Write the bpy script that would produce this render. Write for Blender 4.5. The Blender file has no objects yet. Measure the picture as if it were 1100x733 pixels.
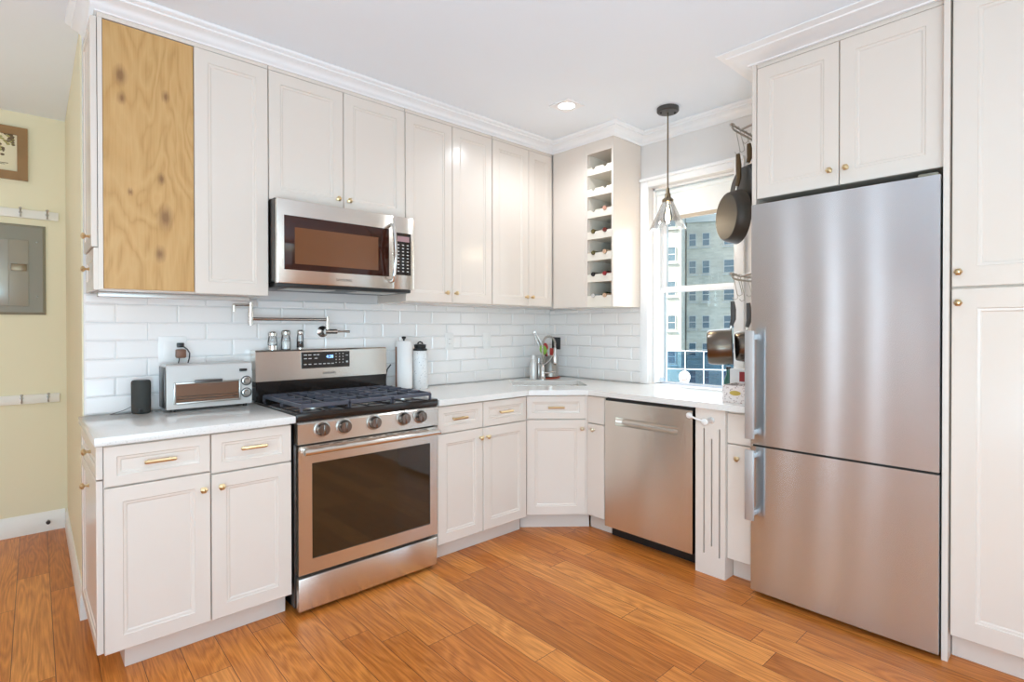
import bpy, bmesh, math, random
from mathutils import Matrix, Vector
from mathutils.geometry import tessellate_polygon
S = bpy.context.scene
COL = S.collection
PI = math.pi
random.seed(4)

# ------------------------------------------------------------------ camera
EYE = 1.308
cd = bpy.data.cameras.new('camera'); cam = bpy.data.objects.new('camera', cd); COL.objects.link(cam)
cd.sensor_width = 36; cd.lens = 580.0 / 1100 * 36
cd.shift_y = -(366.5 - 356.57) / 1100; cd.clip_start = .02; cd.clip_end = 400
yaw = math.radians(47.365)
cam.matrix_world = Matrix.Translation((0, 0, EYE)) @ Matrix.Rotation(yaw - PI / 2, 4, 'Z') @ \
    Matrix.Rotation(PI / 2 - math.radians(.407), 4, 'X') @ Matrix.Rotation(math.radians(-.057), 4, 'Z')
S.camera = cam

# ------------------------------------------------------------------ light
S.view_settings.view_transform = 'Standard'; S.view_settings.look = 'None'
S.view_settings.gamma = 1; S.view_settings.use_curve_mapping = False
S.view_settings.exposure = 0.24
S.cycles.use_denoising = True
S.cycles.max_bounces = 14; S.cycles.diffuse_bounces = 6; S.cycles.transparent_max_bounces = 16
W = bpy.data.worlds.new('sky'); S.world = W; W.use_nodes = True
wn = W.node_tree; bg = wn.nodes['Background']
sky = wn.nodes.new('ShaderNodeTexSky'); sky.sky_type = 'NISHITA'; sky.sun_disc = False
sky.sun_elevation = math.radians(48); sky.sun_rotation = math.radians(-60); sky.air_density = 1.2; sky.dust_density = 2.0
wn.links.new(sky.outputs[0], bg.inputs[0]); bg.inputs[1].default_value = .48

def light(name, kind, loc, energy, color, aim=None, size=None, size_y=None, **kw):
    d = bpy.data.lights.new(name, kind); o = bpy.data.objects.new(name, d); COL.objects.link(o)
    o.location = loc; d.energy = energy; d.color = color
    if aim is not None: o.rotation_euler = Vector(aim).to_track_quat('-Z', 'Y').to_euler()
    if size is not None:
        d.shape = 'RECTANGLE' if size_y else 'DISK'; d.size = size
        if size_y: d.size_y = size_y
    for k, v in kw.items(): setattr(d, k, v)
    return o
sun = light('sun', 'SUN', (0, 0, 30), 9, (1, .95, .86), aim=(.62, -.35, -.72)); sun.data.angle = .01
light('rear_opening_fill', 'AREA', (-.3, -3.1, 1.5), 19, (.72, .87, 1), aim=(.1, 1, .12), size=3.0, size_y=2.0)  # added fill lamp just inside the unseen rear opening
light('side_opening_fill', 'AREA', (-3.05, -.8, 1.5), 9, (.72, .87, 1), aim=(1, .05, .12), size=2.6, size_y=1.9)  # added fill lamp by the unseen left-wall opening
light('kitchen_window_daylight', 'AREA', (3.385, 1.83, 1.5), 3.5, (.9, .96, 1), aim=(-1, 0, 0), size=.56, size_y=1.1)
light('ceiling_fill', 'AREA', (-.6, -.7, 1.0), 102, (.51, .80, 1), aim=(.35, .4, 1), size=2.2, size_y=2.2)  # added upward lamp in the open room, brightens the ceiling; no fixture
for lx, ly, le in ((2.48, 2.20, 16), (1.25, .83, 24), (.4, -1.2, 14)):
    light('downlight_beam', 'SPOT', (lx, ly, 2.64), le, (.90, .95, 1), aim=(0, 0, -1), spot_size=2.8 if lx > 2 else 1.9, spot_blend=.6, shadow_soft_size=.024)
light('hall_ceiling_fill', 'AREA', (-1.1, 3.7, 1.5), 4, (.8, .92, 1), aim=(.1, -.05, 1), size=.8, size_y=.8)  # added upward lamp that lifts the hall ceiling, not a hall fixture
for gy, ge in ((3.20, 2.4), (2.50, 3.2), (1.86, 2.4)):
    light('fridge_streak_strip', 'AREA', (-3.1, gy, 1.35), ge, (.85, .93, 1), aim=(1, 0, 0), size=.04, size_y=2.2)  # added strip lamps that draw upright streaks on the fridge steel

# ------------------------------------------------------------------ node materials
class NT:
    def __init__(s, name):
        s.m = bpy.data.materials.new(name); s.m.use_nodes = True
        s.t = s.m.node_tree; s.b = s.t.nodes['Principled BSDF']; s.out = s.t.nodes['Material Output']
    def n(s, kind, **kw):
        nd = s.t.nodes.new('ShaderNode' + kind)
        for k, v in kw.items():
            if k in nd.bl_rna.properties.keys(): setattr(nd, k, v)
            else: s.set(nd, k, v)
        return nd
    def set(s, nd, k, v):
        k = {'i0': 0, 'i1': 1, 'i2': 2}.get(k, k.replace('_', ' ') if isinstance(k, str) else k)
        inp = nd.inputs[k]
        if isinstance(v, bpy.types.NodeSocket): s.t.links.new(v, inp)
        else: inp.default_value = v
    def math(s, op, a, b=0.0, c=None):
        nd = s.t.nodes.new('ShaderNodeMath'); nd.operation = op
        s.set(nd, 0, a); s.set(nd, 1, b)
        if c is not None: s.set(nd, 2, c)
        return nd.outputs[0]
    def mix(s, f, a, b, mode='MIX'):
        nd = s.t.nodes.new('ShaderNodeMix'); nd.data_type = 'RGBA'; nd.blend_type = mode
        s.set(nd, 0, f); s.set(nd, 6, a); s.set(nd, 7, b); return nd.outputs[2]
    def ramp(s, f, stops):
        nd = s.t.nodes.new('ShaderNodeValToRGB'); s.set(nd, 0, f); e = nd.color_ramp.elements
        while len(e) < len(stops): e.new(.5)
        for i, (p, c) in enumerate(stops): e[i].position = p; e[i].color = c if len(c) == 4 else (*c, 1)
        return nd.outputs[0]
    def noise(s, vec, scale, detail=3, rough=.5, dist=0):
        nd = s.t.nodes.new('ShaderNodeTexNoise'); s.set(nd, 'Scale', scale); s.set(nd, 'Detail', detail)
        s.set(nd, 'Roughness', rough); s.set(nd, 'Distortion', dist)
        if vec is not None: s.set(nd, 'Vector', vec)
        return nd.outputs[0]
    def bump(s, h, strength=.1, dist=.002):
        nd = s.t.nodes.new('ShaderNodeBump'); s.set(nd, 'Height', h); s.set(nd, 'Strength', strength); s.set(nd, 'Distance', dist)
        s.set(s.b, 'Normal', nd.outputs[0])
    def mapped(s, scale, src='UV'):
        tc = s.t.nodes.new('ShaderNodeTexCoord'); mp = s.t.nodes.new('ShaderNodeMapping')
        s.t.links.new(tc.outputs[src], mp.inputs[0]); mp.inputs['Scale'].default_value = scale
        return mp.outputs[0]
    def P(s, **kw):
        for k, v in kw.items(): s.set(s.b, k.replace('_', ' '), v)

def c4(c): return (*c, 1) if len(c) == 3 else c
def simple(name, col, rough=.5, metal=0, var=.0, **kw):
    t = NT(name); t.P(Base_Color=c4(col), Roughness=rough, Metallic=metal, **kw)
    if var:
        f = t.noise(t.mapped((1, 1, 1)), 6, 4)
        t.P(Base_Color=t.mix(f, c4([x * (1 - var) for x in col]), c4([min(1, x * (1 + var)) for x in col])))
    return t.m

def painted(name, col, rough, bump=.03):
    t = NT(name); v = t.mapped((1, 1, 1))
    f = t.noise(v, 3, 3); t.P(Base_Color=t.mix(f, c4([x * .985 for x in col]), c4([min(1, x * 1.015) for x in col])), Roughness=rough)
    t.bump(t.noise(v, 160, 2), bump, .001); return t.m

def steel(name, col=(.78, .745, .69), rough=.27, aniso=.85):
    t = NT(name); t.P(Metallic=1.0, Anisotropic=aniso, Anisotropic_Rotation=.25)
    tg = t.n('Tangent', direction_type='UV_MAP'); tg.uv_map = 'UVMap'; t.P(Tangent=tg.outputs[0])
    s = t.noise(t.mapped((1.2, 130, 1)), 1, 2, .5)
    t.P(Base_Color=t.mix(s, c4([x * .975 for x in col]), c4([min(1, x * 1.02) for x in col])))
    t.P(Roughness=rough); return t.m

def floor_wood():
    t = NT('oak_planks'); tc = t.n('TexCoord'); sp = t.n('SeparateXYZ'); t.set(sp, 0, tc.outputs['UV'])
    x0, y0 = sp.outputs[0], sp.outputs[1]
    x = t.math('ADD', x0, t.math('MULTIPLY', y0, -.020)); x = t.math('ADD', x, .075)
    PW, PL = .128, 1.15
    xr = t.math('DIVIDE', x, PW); row = t.math('FLOOR', xr); fx = t.math('FRACT', xr)
    wn_ = t.n('TexWhiteNoise', noise_dimensions='1D'); t.set(wn_, 'W', row)
    y = t.math('ADD', y0, t.math('MULTIPLY', wn_.outputs[0], 7.3))
    yr = t.math('DIVIDE', y, PL); colm = t.math('FLOOR', yr); fy = t.math('FRACT', yr)
    cv = t.n('CombineXYZ', X=row, Y=colm, Z=3.0)
    w2 = t.n('TexWhiteNoise', noise_dimensions='3D'); t.set(w2, 'Vector', cv.outputs[0]); tone = w2.outputs[0]
    off = t.math('MULTIPLY', tone, 37.0)
    g1 = t.n('CombineXYZ', X=t.math('MULTIPLY', x, 9.0), Y=t.math('MULTIPLY', y, .9), Z=off)
    fig = t.noise(g1.outputs[0], 1.0, 2, .5, .35)
    rings = t.math('FRACT', t.math('MULTIPLY', fig, 13.0))
    rings = t.math('ABSOLUTE', t.math('SUBTRACT', rings, .5))
    g2 = t.n('CombineXYZ', X=t.math('MULTIPLY', x, 170.0), Y=t.math('MULTIPLY', y, 5.0), Z=off)
    fine = t.noise(g2.outputs[0], 1.0, 4, .65)
    base = t.ramp(tone, [(0, (.55, .180, .029)), (.35, (.66, .222, .041)), (.7, (.75, .275, .056)), (1, (.83, .335, .078))])
    k = t.math('ADD', t.math('MULTIPLY', rings, .46), t.math('MULTIPLY', fine, .88))
    colr = t.mix(t.ramp(k, [(.36, (0, 0, 0)), (.74, (1, 1, 1))]), t.mix(1.0, base, (.62, .51, .40, 1), 'MULTIPLY'), base)
    ex = t.math('MINIMUM', fx, t.math('SUBTRACT', 1.0, fx)); ex = t.math('MULTIPLY', ex, PW)
    ey = t.math('MULTIPLY', t.math('MINIMUM', fy, t.math('SUBTRACT', 1.0, fy)), PL)
    e = t.math('MINIMUM', ex, ey); seam = t.math('LESS_THAN', e, .0011)
    t.P(Base_Color=t.mix(seam, colr, (.09, .035, .012, 1)))
    t.P(Roughness=t.math('MULTIPLY_ADD', fine, .14, .26), Specular_IOR_Level=.35)
    h = t.math('SUBTRACT', t.math('MULTIPLY', k, .25), seam); t.bump(h, .18, .0012)
    return t.m

def plywood():
    t = NT('birch_plywood'); v = t.mapped((1, 1, 1)); sp = t.n('SeparateXYZ'); t.set(sp, 0, v)
    g = t.n('CombineXYZ', X=t.math('MULTIPLY', sp.outputs[0], 5.0), Y=t.math('MULTIPLY', sp.outputs[1], 1.3), Z=2.0)
    fig = t.noise(g.outputs[0], 1.0, 3, .5, .6)
    r = t.math('ABSOLUTE', t.math('SUBTRACT', t.math('FRACT', t.math('MULTIPLY', fig, 11.0)), .5))
    g2 = t.n('CombineXYZ', X=t.math('MULTIPLY', sp.outputs[0], 140.0), Y=t.math('MULTIPLY', sp.outputs[1], 7.0), Z=5.0)
    fine = t.noise(g2.outputs[0], 1, 3)
    k = t.math('ADD', t.math('MULTIPLY', r, .8), t.math('MULTIPLY', fine, .6))
    col = t.ramp(k, [(.15, (.46, .25, .078)), (.45, (.56, .325, .118)), (.8, (.61, .37, .15))])
    for kx, kz, kr in ((.327, 2.36, .030), (.332, 2.265, .020), (.488, 2.315, .019), (.473, 1.955, .019), (.485, 1.79, .040), (.36, 1.88, .012), (.465, 1.63, .026)):
        d = t.math('SQRT', t.math('ADD', t.math('POWER', t.math('SUBTRACT', sp.outputs[0], kx), 2.0),
                                  t.math('POWER', t.math('MULTIPLY', t.math('SUBTRACT', sp.outputs[1], kz), .55), 2.0)))
        d = t.math('ADD', d, t.math('MULTIPLY', t.math('SUBTRACT', fine, .5), .018))
        f = t.ramp(t.math('DIVIDE', d, kr), [(.18, (.85, .85, .85)), (.55, (.35, .35, .35)), (.95, (0, 0, 0))])
        col = t.mix(f, col, (.22, .10, .035, 1))
    t.P(Base_Color=col, Roughness=.5); t.bump(k, .05, .001); return t.m

def quartz():
    t = NT('white_quartz'); v = t.mapped((1, 1, 1), 'Object')
    a = t.noise(v, 260, 2, .7); b = t.noise(v, 5, 3)
    col = t.mix(t.ramp(a, [(.30, (1, 1, 1)), (.40, (0, 0, 0))]), (.80, .78, .745, 1), (.55, .52, .48, 1))
    t.P(Base_Color=t.mix(t.math('MULTIPLY', b, .15), col, (.7, .67, .62, 1)), Roughness=.14); return t.m

def brick():
    t = NT('pale_brick'); v = t.mapped((1, 1, 1))
    b = t.n('TexBrick', Scale=1.0, Brick_Width=.62, Row_Height=.24, Mortar_Size=.02, Color1=(.62, .55, .42, 1), Color2=(.88, .80, .65, 1), Mortar=(.72, .67, .57, 1))
    t.set(b, 'Vector', v); n = t.noise(v, .5, 4)
    t.P(Base_Color=t.mix(n, b.outputs[0], (.48, .44, .36, 1)), Roughness=.9); return t.m

def glass_thin(name, tint, gloss=.07, rough=.0):
    t = NT(name); t.t.nodes.remove(t.b)
    tr = t.n('BsdfTransparent', Color=c4(tint)); gl = t.n('BsdfGlossy', Roughness=rough)
    fr = t.n('Fresnel', IOR=1.45); mx = t.n('MixShader'); t.set(mx, 0, t.math('ADD', fr.outputs[0], gloss - .04))
    t.t.links.new(tr.outputs[0], mx.inputs[1]); t.t.links.new(gl.outputs[0], mx.inputs[2])
    t.t.links.new(mx.outputs[0], t.out.inputs[0]); return t.m

def emit(name, col, strength):
    t = NT(name); t.P(Base_Color=c4(col), Emission_Color=c4(col), Emission_Strength=strength); return t.m

def speckled(name, base, spot, scale, lo, hi, rough=.5):
    t = NT(name); v = t.n('TexVoronoi', Scale=scale); t.set(v, 'Vector', t.mapped((1, 1, 1)))
    t.P(Base_Color=t.mix(t.ramp(v.outputs[0], [(lo, (1, 1, 1)), (hi, (0, 0, 0))]), c4(base), c4(spot)), Roughness=rough); return t.m

M = {}
M['cab'] = painted('cabinet_paint', (.755, .674, .598), .22)
M['cab_in'] = painted('rack_interior', (.80, .74, .64), .5)
M['wall'] = painted('wall_paint', (.74, .715, .69), .6)
M['hall'] = painted('hall_paint', (.82, .75, .53), .6)
M['ceil'] = painted('ceiling_paint', (.85, .89, .93), .7)
M['trim'] = painted('trim_paint', (.89, .885, .88), .35)
M['base_trim'] = painted('baseboard_paint', (.86, .83, .76), .35)
M['floor'] = floor_wood(); M['ply'] = plywood(); M['quartz'] = quartz(); M['brick'] = brick()
M['tile'] = painted('glazed_tile', (.88, .85, .828), .09, .0); M['grout'] = painted('grout', (.70, .69, .68), .8)
M['steel'] = steel('brushed_steel'); M['fridge'] = steel('fridge_steel', (.67, .715, .755), .24, 1.0)
M['sdark'] = simple('dark_steel', (.12, .11, .105), .35, 1)
M['chrome'] = simple('polished_nickel', (.62, .60, .57), .16, 1); M['handle'] = simple('handle_steel', (.52, .52, .52), .5, .7); M['knobsteel'] = simple('knob_steel', (.24, .21, .19), .24, 1); M['satin'] = simple('satin_nickel', (.5, .48, .45), .3, 1)
M['brass'] = simple('brushed_brass', (.72, .56, .32), .32, 1); M['champ'] = simple('champagne_metal', (.72, .62, .45), .3, 1)
M['black'] = simple('black_plastic', (.015, .014, .014), .35); M['blackgloss'] = simple('black_enamel', (.018, .013, .011), .12)
M['iron'] = simple('cast_iron', (.085, .09, .115), .38, .2, .15); M['char'] = simple('charcoal_fabric', (.045, .045, .04), .85, 0, .2)
M['oven_glass'] = simple('oven_glass', (.030, .018, .008), .05, 0, 0, Coat_Weight=.5)
M['mw_glass'] = simple('microwave_glass', (.035, .008, .004), .06); M['mw_mesh'] = simple('microwave_mesh', (.17, .065, .025), .10)
M['white'] = simple('white_plastic', (.86, .85, .83), .3); M['paper'] = simple('paper_white', (.88, .86, .84), .7)
M['silver'] = simple('silver_plastic', (.64, .625, .60), .32, .35); M['gap'] = simple('shadow_gap', (.02, .017, .014), .8)
M['copper'] = simple('copper_body', (.20, .09, .05), .4); M['heater'] = simple('toaster_interior', (.28, .11, .045), .35, .3, .3)
M['glass'] = glass_thin('clear_glass', (.95, .96, .96), .09); M['pane'] = glass_thin('window_glass', (.94, .955, .93), .05)
M['filament'] = emit('lamp_filament', (1, .72, .38), 30); M['downlamp'] = emit('lamp_white', (1, .97, .92), 9)
M['blue'] = emit('blue_digits', (.25, .5, 1), 2.5); M['mark'] = simple('button_marks', (.6, .58, .56), .5); M['lcd'] = simple('lcd_pink', (.40, .24, .25), .3)
M['bronze'] = simple('aged_bronze', (.22, .17, .11), .35, .9); M['canopy'] = simple('dark_bronze', (.10, .095, .09), .35, .7)
M['grey'] = simple('grey_enamel', (.255, .235, .175), .42, 0, .05); M['greydoor'] = simple('grey_door', (.36, .34, .29), .2, .3, .04)
M['frame'] = simple('oak_frame', (.30, .165, .06), .5, 0, .35)
M['blind'] = simple('roller_blind', (.84, .88, .88), .8); M['blindbar'] = simple('blind_bar', (.46, .40, .32), .6)
M['pan'] = simple('pan_aluminium', (.040, .032, .024), .5, .25, .15); M['panin'] = simple('nonstick', (.02, .018, .015), .35)
M['pot'] = simple('pot_steel', (.17, .145, .12), .26, 1, .1); M['panhandle'] = simple('pan_handle', (.10, .065, .03), .4, .5)
M['grip'] = simple('grip_grey', (.07, .07, .07), .5)
M['bottle_green'] = simple('bottle_green_glass', (.035, .05, .015), .08); M['foil_tan'] = simple('foil_tan', (.62, .40, .26), .4, .3)
M['foil_red'] = simple('foil_red', (.30, .03, .035), .35, .3); M['foil_pink'] = simple('foil_pink', (.66, .36, .27), .4, .3)
M['foil_olive'] = simple('foil_olive', (.12, .10, .03), .4, .3); M['foil_black'] = simple('foil_black', (.03, .02, .02), .35, .3); M['foil_maroon'] = simple('foil_maroon', (.16, .03, .02), .35, .3)
M['red'] = simple('red_silicone', (.5, .04, .03), .4); M['green'] = simple('green_silicone', (.28, .52, .08), .4); M['tray'] = simple('red_tray', (.5, .10, .05), .4)
M['box'] = speckled('speckled_basket', (.74, .66, .62), (.33, .23, .22), 95, .22, .34, .6); M['gold'] = simple('gold_label', (.55, .42, .10), .4, .4)
M['bottle_pat'] = speckled('dotted_bottle', (.84, .83, .82), (.35, .36, .38), 78, .14, .22, .3)
M['salt'] = simple('salt', (.85, .84, .82), .8); M['pepper'] = simple('peppercorns', (.05, .04, .035), .8, 0, .3)
M['print'] = simple('print_paper', (.78, .70, .48), .7); M['ink'] = simple('print_ink', (.16, .11, .06), .8); M['leaf'] = simple('print_green', (.40, .36, .13), .8)
M['fence'] = simple('fence_pipe', (.75, .80, .84), .5); M['screen'] = glass_thin('fence_screen', (.45, .62, .75), .05, .3)
M['winglass'] = simple('facade_glass', (.10, .16, .20), .12); M['facade_trim'] = simple('facade_trim', (.62, .60, .55), .7)
M['court'] = simple('court_surface', (.14, .27, .40), .9, 0, .1)
M['teal'] = simple('teal_bottle', (.03, .12, .09), .2); M['carton'] = simple('carton', (.75, .75, .76), .5)

# ------------------------------------------------------------------ mesh building
class MB:
    def __init__(s, F=None): s.bm = bmesh.new(); s.F = F or Matrix()
    def _add(s, verts, faces):
        vs = [s.bm.verts.new(s.F @ Vector(v)) for v in verts]
        for f in faces:
            try: s.bm.faces.new([vs[i] for i in f])
            except ValueError: pass
        return vs
    def box(s, x0, x1, y0, y1, z0, z1, bev=0, seg=2):
        x0, x1 = sorted((x0, x1)); y0, y1 = sorted((y0, y1)); z0, z1 = sorted((z0, z1))
        vs = s._add([(x0, y0, z0), (x1, y0, z0), (x1, y1, z0), (x0, y1, z0), (x0, y0, z1), (x1, y0, z1), (x1, y1, z1), (x0, y1, z1)],
                    [(0, 3, 2, 1), (4, 5, 6, 7), (0, 1, 5, 4), (1, 2, 6, 5), (2, 3, 7, 6), (3, 0, 4, 7)])
        if bev:
            es = list({e for v in vs for e in v.link_edges})
            bmesh.ops.bevel(s.bm, geom=es, offset=bev, segments=seg, affect='EDGES', profile=.5)
        return s
    def lathe(s, prof, T=None, seg=24, cap=True):
        T = T or Matrix(); rings = []; F = s.F @ T
        for r, z in prof:
            if r < 1e-6: rings.append([s.bm.verts.new(F @ Vector((0, 0, z)))])
            else: rings.append([s.bm.verts.new(F @ Vector((r * math.cos(2 * PI * i / seg), r * math.sin(2 * PI * i / seg), z))) for i in range(seg)])
        for a, b in zip(rings, rings[1:]):
            for i in range(seg):
                j = (i + 1) % seg
                if len(a) == 1 and len(b) == 1: continue
                f = [a[0], b[i], b[j]] if len(a) == 1 else ([a[i], a[j], b[0]] if len(b) == 1 else [a[i], a[j], b[j], b[i]])
                s.bm.faces.new(f)
        if cap:
            for rg in (rings[0], rings[-1]):
                if len(rg) > 2: s.bm.faces.new(rg)
        return s
    def cyl(s, p0, p1, r, r1=None, seg=16):
        p0, p1 = Vector(p0), Vector(p1); d = p1 - p0
        T = Matrix.Translation(p0) @ d.to_track_quat('Z', 'Y').to_matrix().to_4x4()
        return s.lathe([(r, 0), (r if r1 is None else r1, d.length)], T, seg)
    def tube(s, pts, r, seg=8, closed=False):
        pts = [Vector(p) for p in pts]; n = len(pts); rings = []; up = None
        for i, p in enumerate(pts):
            a = pts[(i - 1) % n] if (closed or i) else p; b = pts[(i + 1) % n] if (closed or i < n - 1) else p
            t = (b - a).normalized()
            if up is None: up = Vector((0, 0, 1)) if abs(t.z) < .9 else Vector((1, 0, 0))
            x = t.cross(up).normalized(); y = x.cross(t).normalized(); up = y
            rr = r[i] if isinstance(r, (list, tuple)) else r
            rings.append([s.bm.verts.new(s.F @ (p + x * rr * math.cos(2 * PI * k / seg) + y * rr * math.sin(2 * PI * k / seg))) for k in range(seg)])
        for i in range(n if closed else n - 1):
            a, b = rings[i], rings[(i + 1) % n]
            for k in range(seg): s.bm.faces.new([a[k], a[(k + 1) % seg], b[(k + 1) % seg], b[k]])
        if not closed: s.bm.faces.new(rings[0]); s.bm.faces.new(rings[-1])
        return s
    def prism(s, loops, z0, z1, T=None):
        """loops: outer polygon then holes, 2-D; extruded from z0 to z1 in the T frame"""
        if not isinstance(loops[0][0], (list, tuple, Vector)): loops = [loops]
        T = s.F @ (T or Matrix()); flat = [p for l in loops for p in l]
        tri = tessellate_polygon([[Vector((p[0], p[1], 0)) for p in l] for l in loops])
        A = [s.bm.verts.new(T @ Vector((p[0], p[1], z0))) for p in flat]; B = [s.bm.verts.new(T @ Vector((p[0], p[1], z1))) for p in flat]
        for t in tri:
            s.bm.faces.new([A[i] for i in t]); s.bm.faces.new([B[i] for i in t])
        o = 0
        for l in loops:
            for i in range(len(l)):
                j = (i + 1) % len(l); s.bm.faces.new([A[o + i], A[o + j], B[o + j], B[o + i]])
            o += len(l)
        return s
    def rings(s, rects):
        """nested rectangles (x0,x1,z0,z1,y): a panelled board; first ring is the back, last ring is closed"""
        vs = [[s.bm.verts.new(s.F @ Vector(p)) for p in ((a, y, c), (b, y, c), (b, y, d), (a, y, d))] for a, b, c, d, y in rects]
        s.bm.faces.new(vs[0]); s.bm.faces.new(vs[-1])
        for a, b in zip(vs, vs[1:]):
            for i in range(4): s.bm.faces.new([a[i], a[(i + 1) % 4], b[(i + 1) % 4], b[i]])
        return s
    def sphere(s, c, r, seg=16, sc=(1, 1, 1)):
        n = 10; prof = [(r * math.sin(PI * i / n), -r * math.cos(PI * i / n)) for i in range(n + 1)]
        return s.lathe(prof, Matrix.Translation(c) @ Matrix.Diagonal((*sc, 1)), seg)

WORLD = {}
def finish(name, mb, mat, parent=None, smooth=35, kind=None):
    bm = mb.bm; bmesh.ops.recalc_face_normals(bm, faces=bm.faces[:])
    uv = bm.loops.layers.uv.new('UVMap')
    for f in bm.faces:
        n = f.normal; ax = max(range(3), key=lambda i: abs(n[i]))
        for l in f.loops:
            p = l.vert.co
            l[uv].uv = (p.x, p.y) if ax == 2 else ((p.y, p.z) if ax == 0 else (p.x, p.z))
    xs = [v.co for v in bm.verts]
    lo = Vector([min(v[i] for v in xs) for i in range(3)]); hi = Vector([max(v[i] for v in xs) for i in range(3)])
    org = (lo + hi) / 2
    if parent is None: org.z = lo.z
    for v in bm.verts: v.co -= org
    me = bpy.data.meshes.new(name); bm.to_mesh(me); bm.free()
    for p in me.polygons: p.use_smooth = smooth > 0
    if smooth > 0: me.set_sharp_from_angle(angle=math.radians(smooth))
    me.materials.append(M[mat] if isinstance(mat, str) else mat)
    o = bpy.data.objects.new(name, me); COL.objects.link(o)
    pw = WORLD.get(parent.name, Vector()) if parent else Vector()
    o.parent = parent; o.location = org - pw; WORLD[o.name] = org
    if kind: o['kind'] = kind
    return o
def tag(o, label, cat, group=None):
    o['label'] = label; o['category'] = cat
    if group: o['group'] = group
    return o
def thing(name, loc, label, cat, group=None):
    o = bpy.data.objects.new(name, None); COL.objects.link(o); o.location = loc; o.empty_display_size = .05
    WORLD[o.name] = Vector(loc); return tag(o, label, cat, group)
def dup(root, delta, label, group=None, swap=None):
    """copy of a thing with its parts and their sub-parts; swap: {part name: material}"""
    r = root.copy(); COL.objects.link(r); r.location = root.location + Vector(delta); r['label'] = label
    if group: r['group'] = group
    for ch in list(root.children):
        c = ch.copy(); COL.objects.link(c); c.parent = r
        for k, m in (swap or {}).items():
            if ch.name.split('.')[0] == k: c.data = c.data.copy(); c.data.materials[0] = M[m]
        for g in list(ch.children):
            d = g.copy(); COL.objects.link(d); d.parent = c
    return r
def struct(name, mb, mat, parent=None, smooth=35): return finish(name, mb, mat, parent, smooth, kind='structure')
def text(name, body, size, T, mat, parent):
    cu = bpy.data.curves.new('lettering', 'FONT'); cu.body = body; cu.size = size; cu.align_x = 'CENTER'; cu.align_y = 'CENTER'; cu.extrude = .0004
    o = bpy.data.objects.new('lettering', cu); COL.objects.link(o)
    me = o.to_mesh(); mb = MB(); mb.bm.from_mesh(me); mb.bm.transform(T); o.to_mesh_clear()
    bpy.data.objects.remove(o); bpy.data.curves.remove(cu)
    return finish(name, mb, mat, parent, 0)

def FA(y): return Matrix.Translation((0, y, 0))                                   # front faces -y, local x = world x
def FB(x): return Matrix.Translation((x, 0, 0)) @ Matrix.Rotation(-PI / 2, 4, 'Z')  # front faces -x, local x = -world y
def FL(x): return Matrix.Translation((x, 0, 0)) @ Matrix.Rotation(-PI / 2, 4, 'Z')
UPRIGHT = Matrix.Rotation(PI / 2, 4, 'X')          # 2-D (x,z) drawings: prism z becomes -y

def panel(name, parent, F, x0, x1, z0, z1, sw=.055, mat='cab', t=.02, deep=.009):
    mb = MB(F); e = .0025; g = sw
    mb.rings([(x0, x1, z0, z1, t), (x0, x1, z0, z1, e), (x0 + e, x1 - e, z0 + e, z1 - e, 0),
              (x0 + g, x1 - g, z0 + g, z1 - g, 0), (x0 + g + .003, x1 - g - .003, z0 + g + .003, z1 - g - .003, .004),
              (x0 + g + .011, x1 - g - .011, z0 + g + .011, z1 - g - .011, .0055), (x0 + g + .016, x1 - g - .016, z0 + g + .016, z1 - g - .016, deep)])
    return finish(name, mb, mat, parent, 20)
def flat(name, parent, F, x0, x1, z0, z1, mat='cab', t=.02):
    return finish(name, MB(F).box(x0, x1, 0, t, z0, z1, .0025, 1), mat, parent, 20)
def knob(parent, F, x, z, mat='brass', name='knob', y=0.0):
    T = Matrix.Translation((x, y, z)) @ Matrix.Rotation(PI / 2, 4, 'X')
    mb = MB(F); mb.lathe([(.008, 0), (.008, .003), (.0055, .005), (.0055, .014), (.0135, .019), (.0145, .024), (.006, .030), (0, .031)], T, 6)
    return finish(name, mb, mat, parent, 10)
def pull(parent, F, x, z, length=.098, mat='brass'):
    mb = MB(F); h = length / 2
    mb.cyl((x - h, -.026, z), (x + h, -.026, z), .0075, seg=6)
    for sx in (-1, 1):
        mb.cyl((x + sx * (h - .014), .001, z), (x + sx * (h - .014), -.026, z), .0052, seg=8)
        mb.cyl((x + sx * h, -.026, z), (x + sx * (h + .004), -.026, z), .0075, .0045, seg=6)
    return finish('pull', mb, mat, parent, 20)

# ------------------------------------------------------------------ room shell
XB, YA, CZ = 3.27, 3.09, 2.665
struct('floor', MB().box(-3.3, 3.5, -3.3, 4.7, -.1, 0), 'floor')
struct('ceiling', MB().box(-3.3, 3.5, -3.3, 4.7, CZ, CZ + .1), 'ceil')
struct('wall_back', MB().box(.227, 3.47, YA, YA + .12, 0, CZ), 'wall')
struct('wall_partition', MB().prism([(.2212, YA + .0005), (.2268, YA + .0005), (.2268, YA + .12), (.36, YA + .12), (.36, 4.6), (.249, 4.6)], 0, CZ), 'hall')
struct('wall_hall', MB().box(-3.3, .34, 4.6, 4.7, 0, CZ), 'hall')
WY0, WY1, WZ0, WZ1 = 1.52, 2.135, .914, 2.29
wr = MB(); wr.box(XB, XB + .2, WY1, YA, 0, CZ); wr.box(XB, XB + .2, -3.3, WY0, 0, CZ); wr.box(XB, XB + .2, WY0, WY1, 0, WZ0 - .03); wr.box(XB, XB + .2, WY0, WY1, WZ1, CZ)
struct('wall_right', wr, 'wall')
wf = MB(); wf.box(-3.3, -1.9, -3.3, -3.2, 0, CZ); wf.box(1.3, 3.47, -3.3, -3.2, 0, CZ); wf.box(-1.9, 1.3, -3.3, -3.2, 0, .45); wf.box(-1.9, 1.3, -3.3, -3.2, 2.5, CZ)
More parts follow.
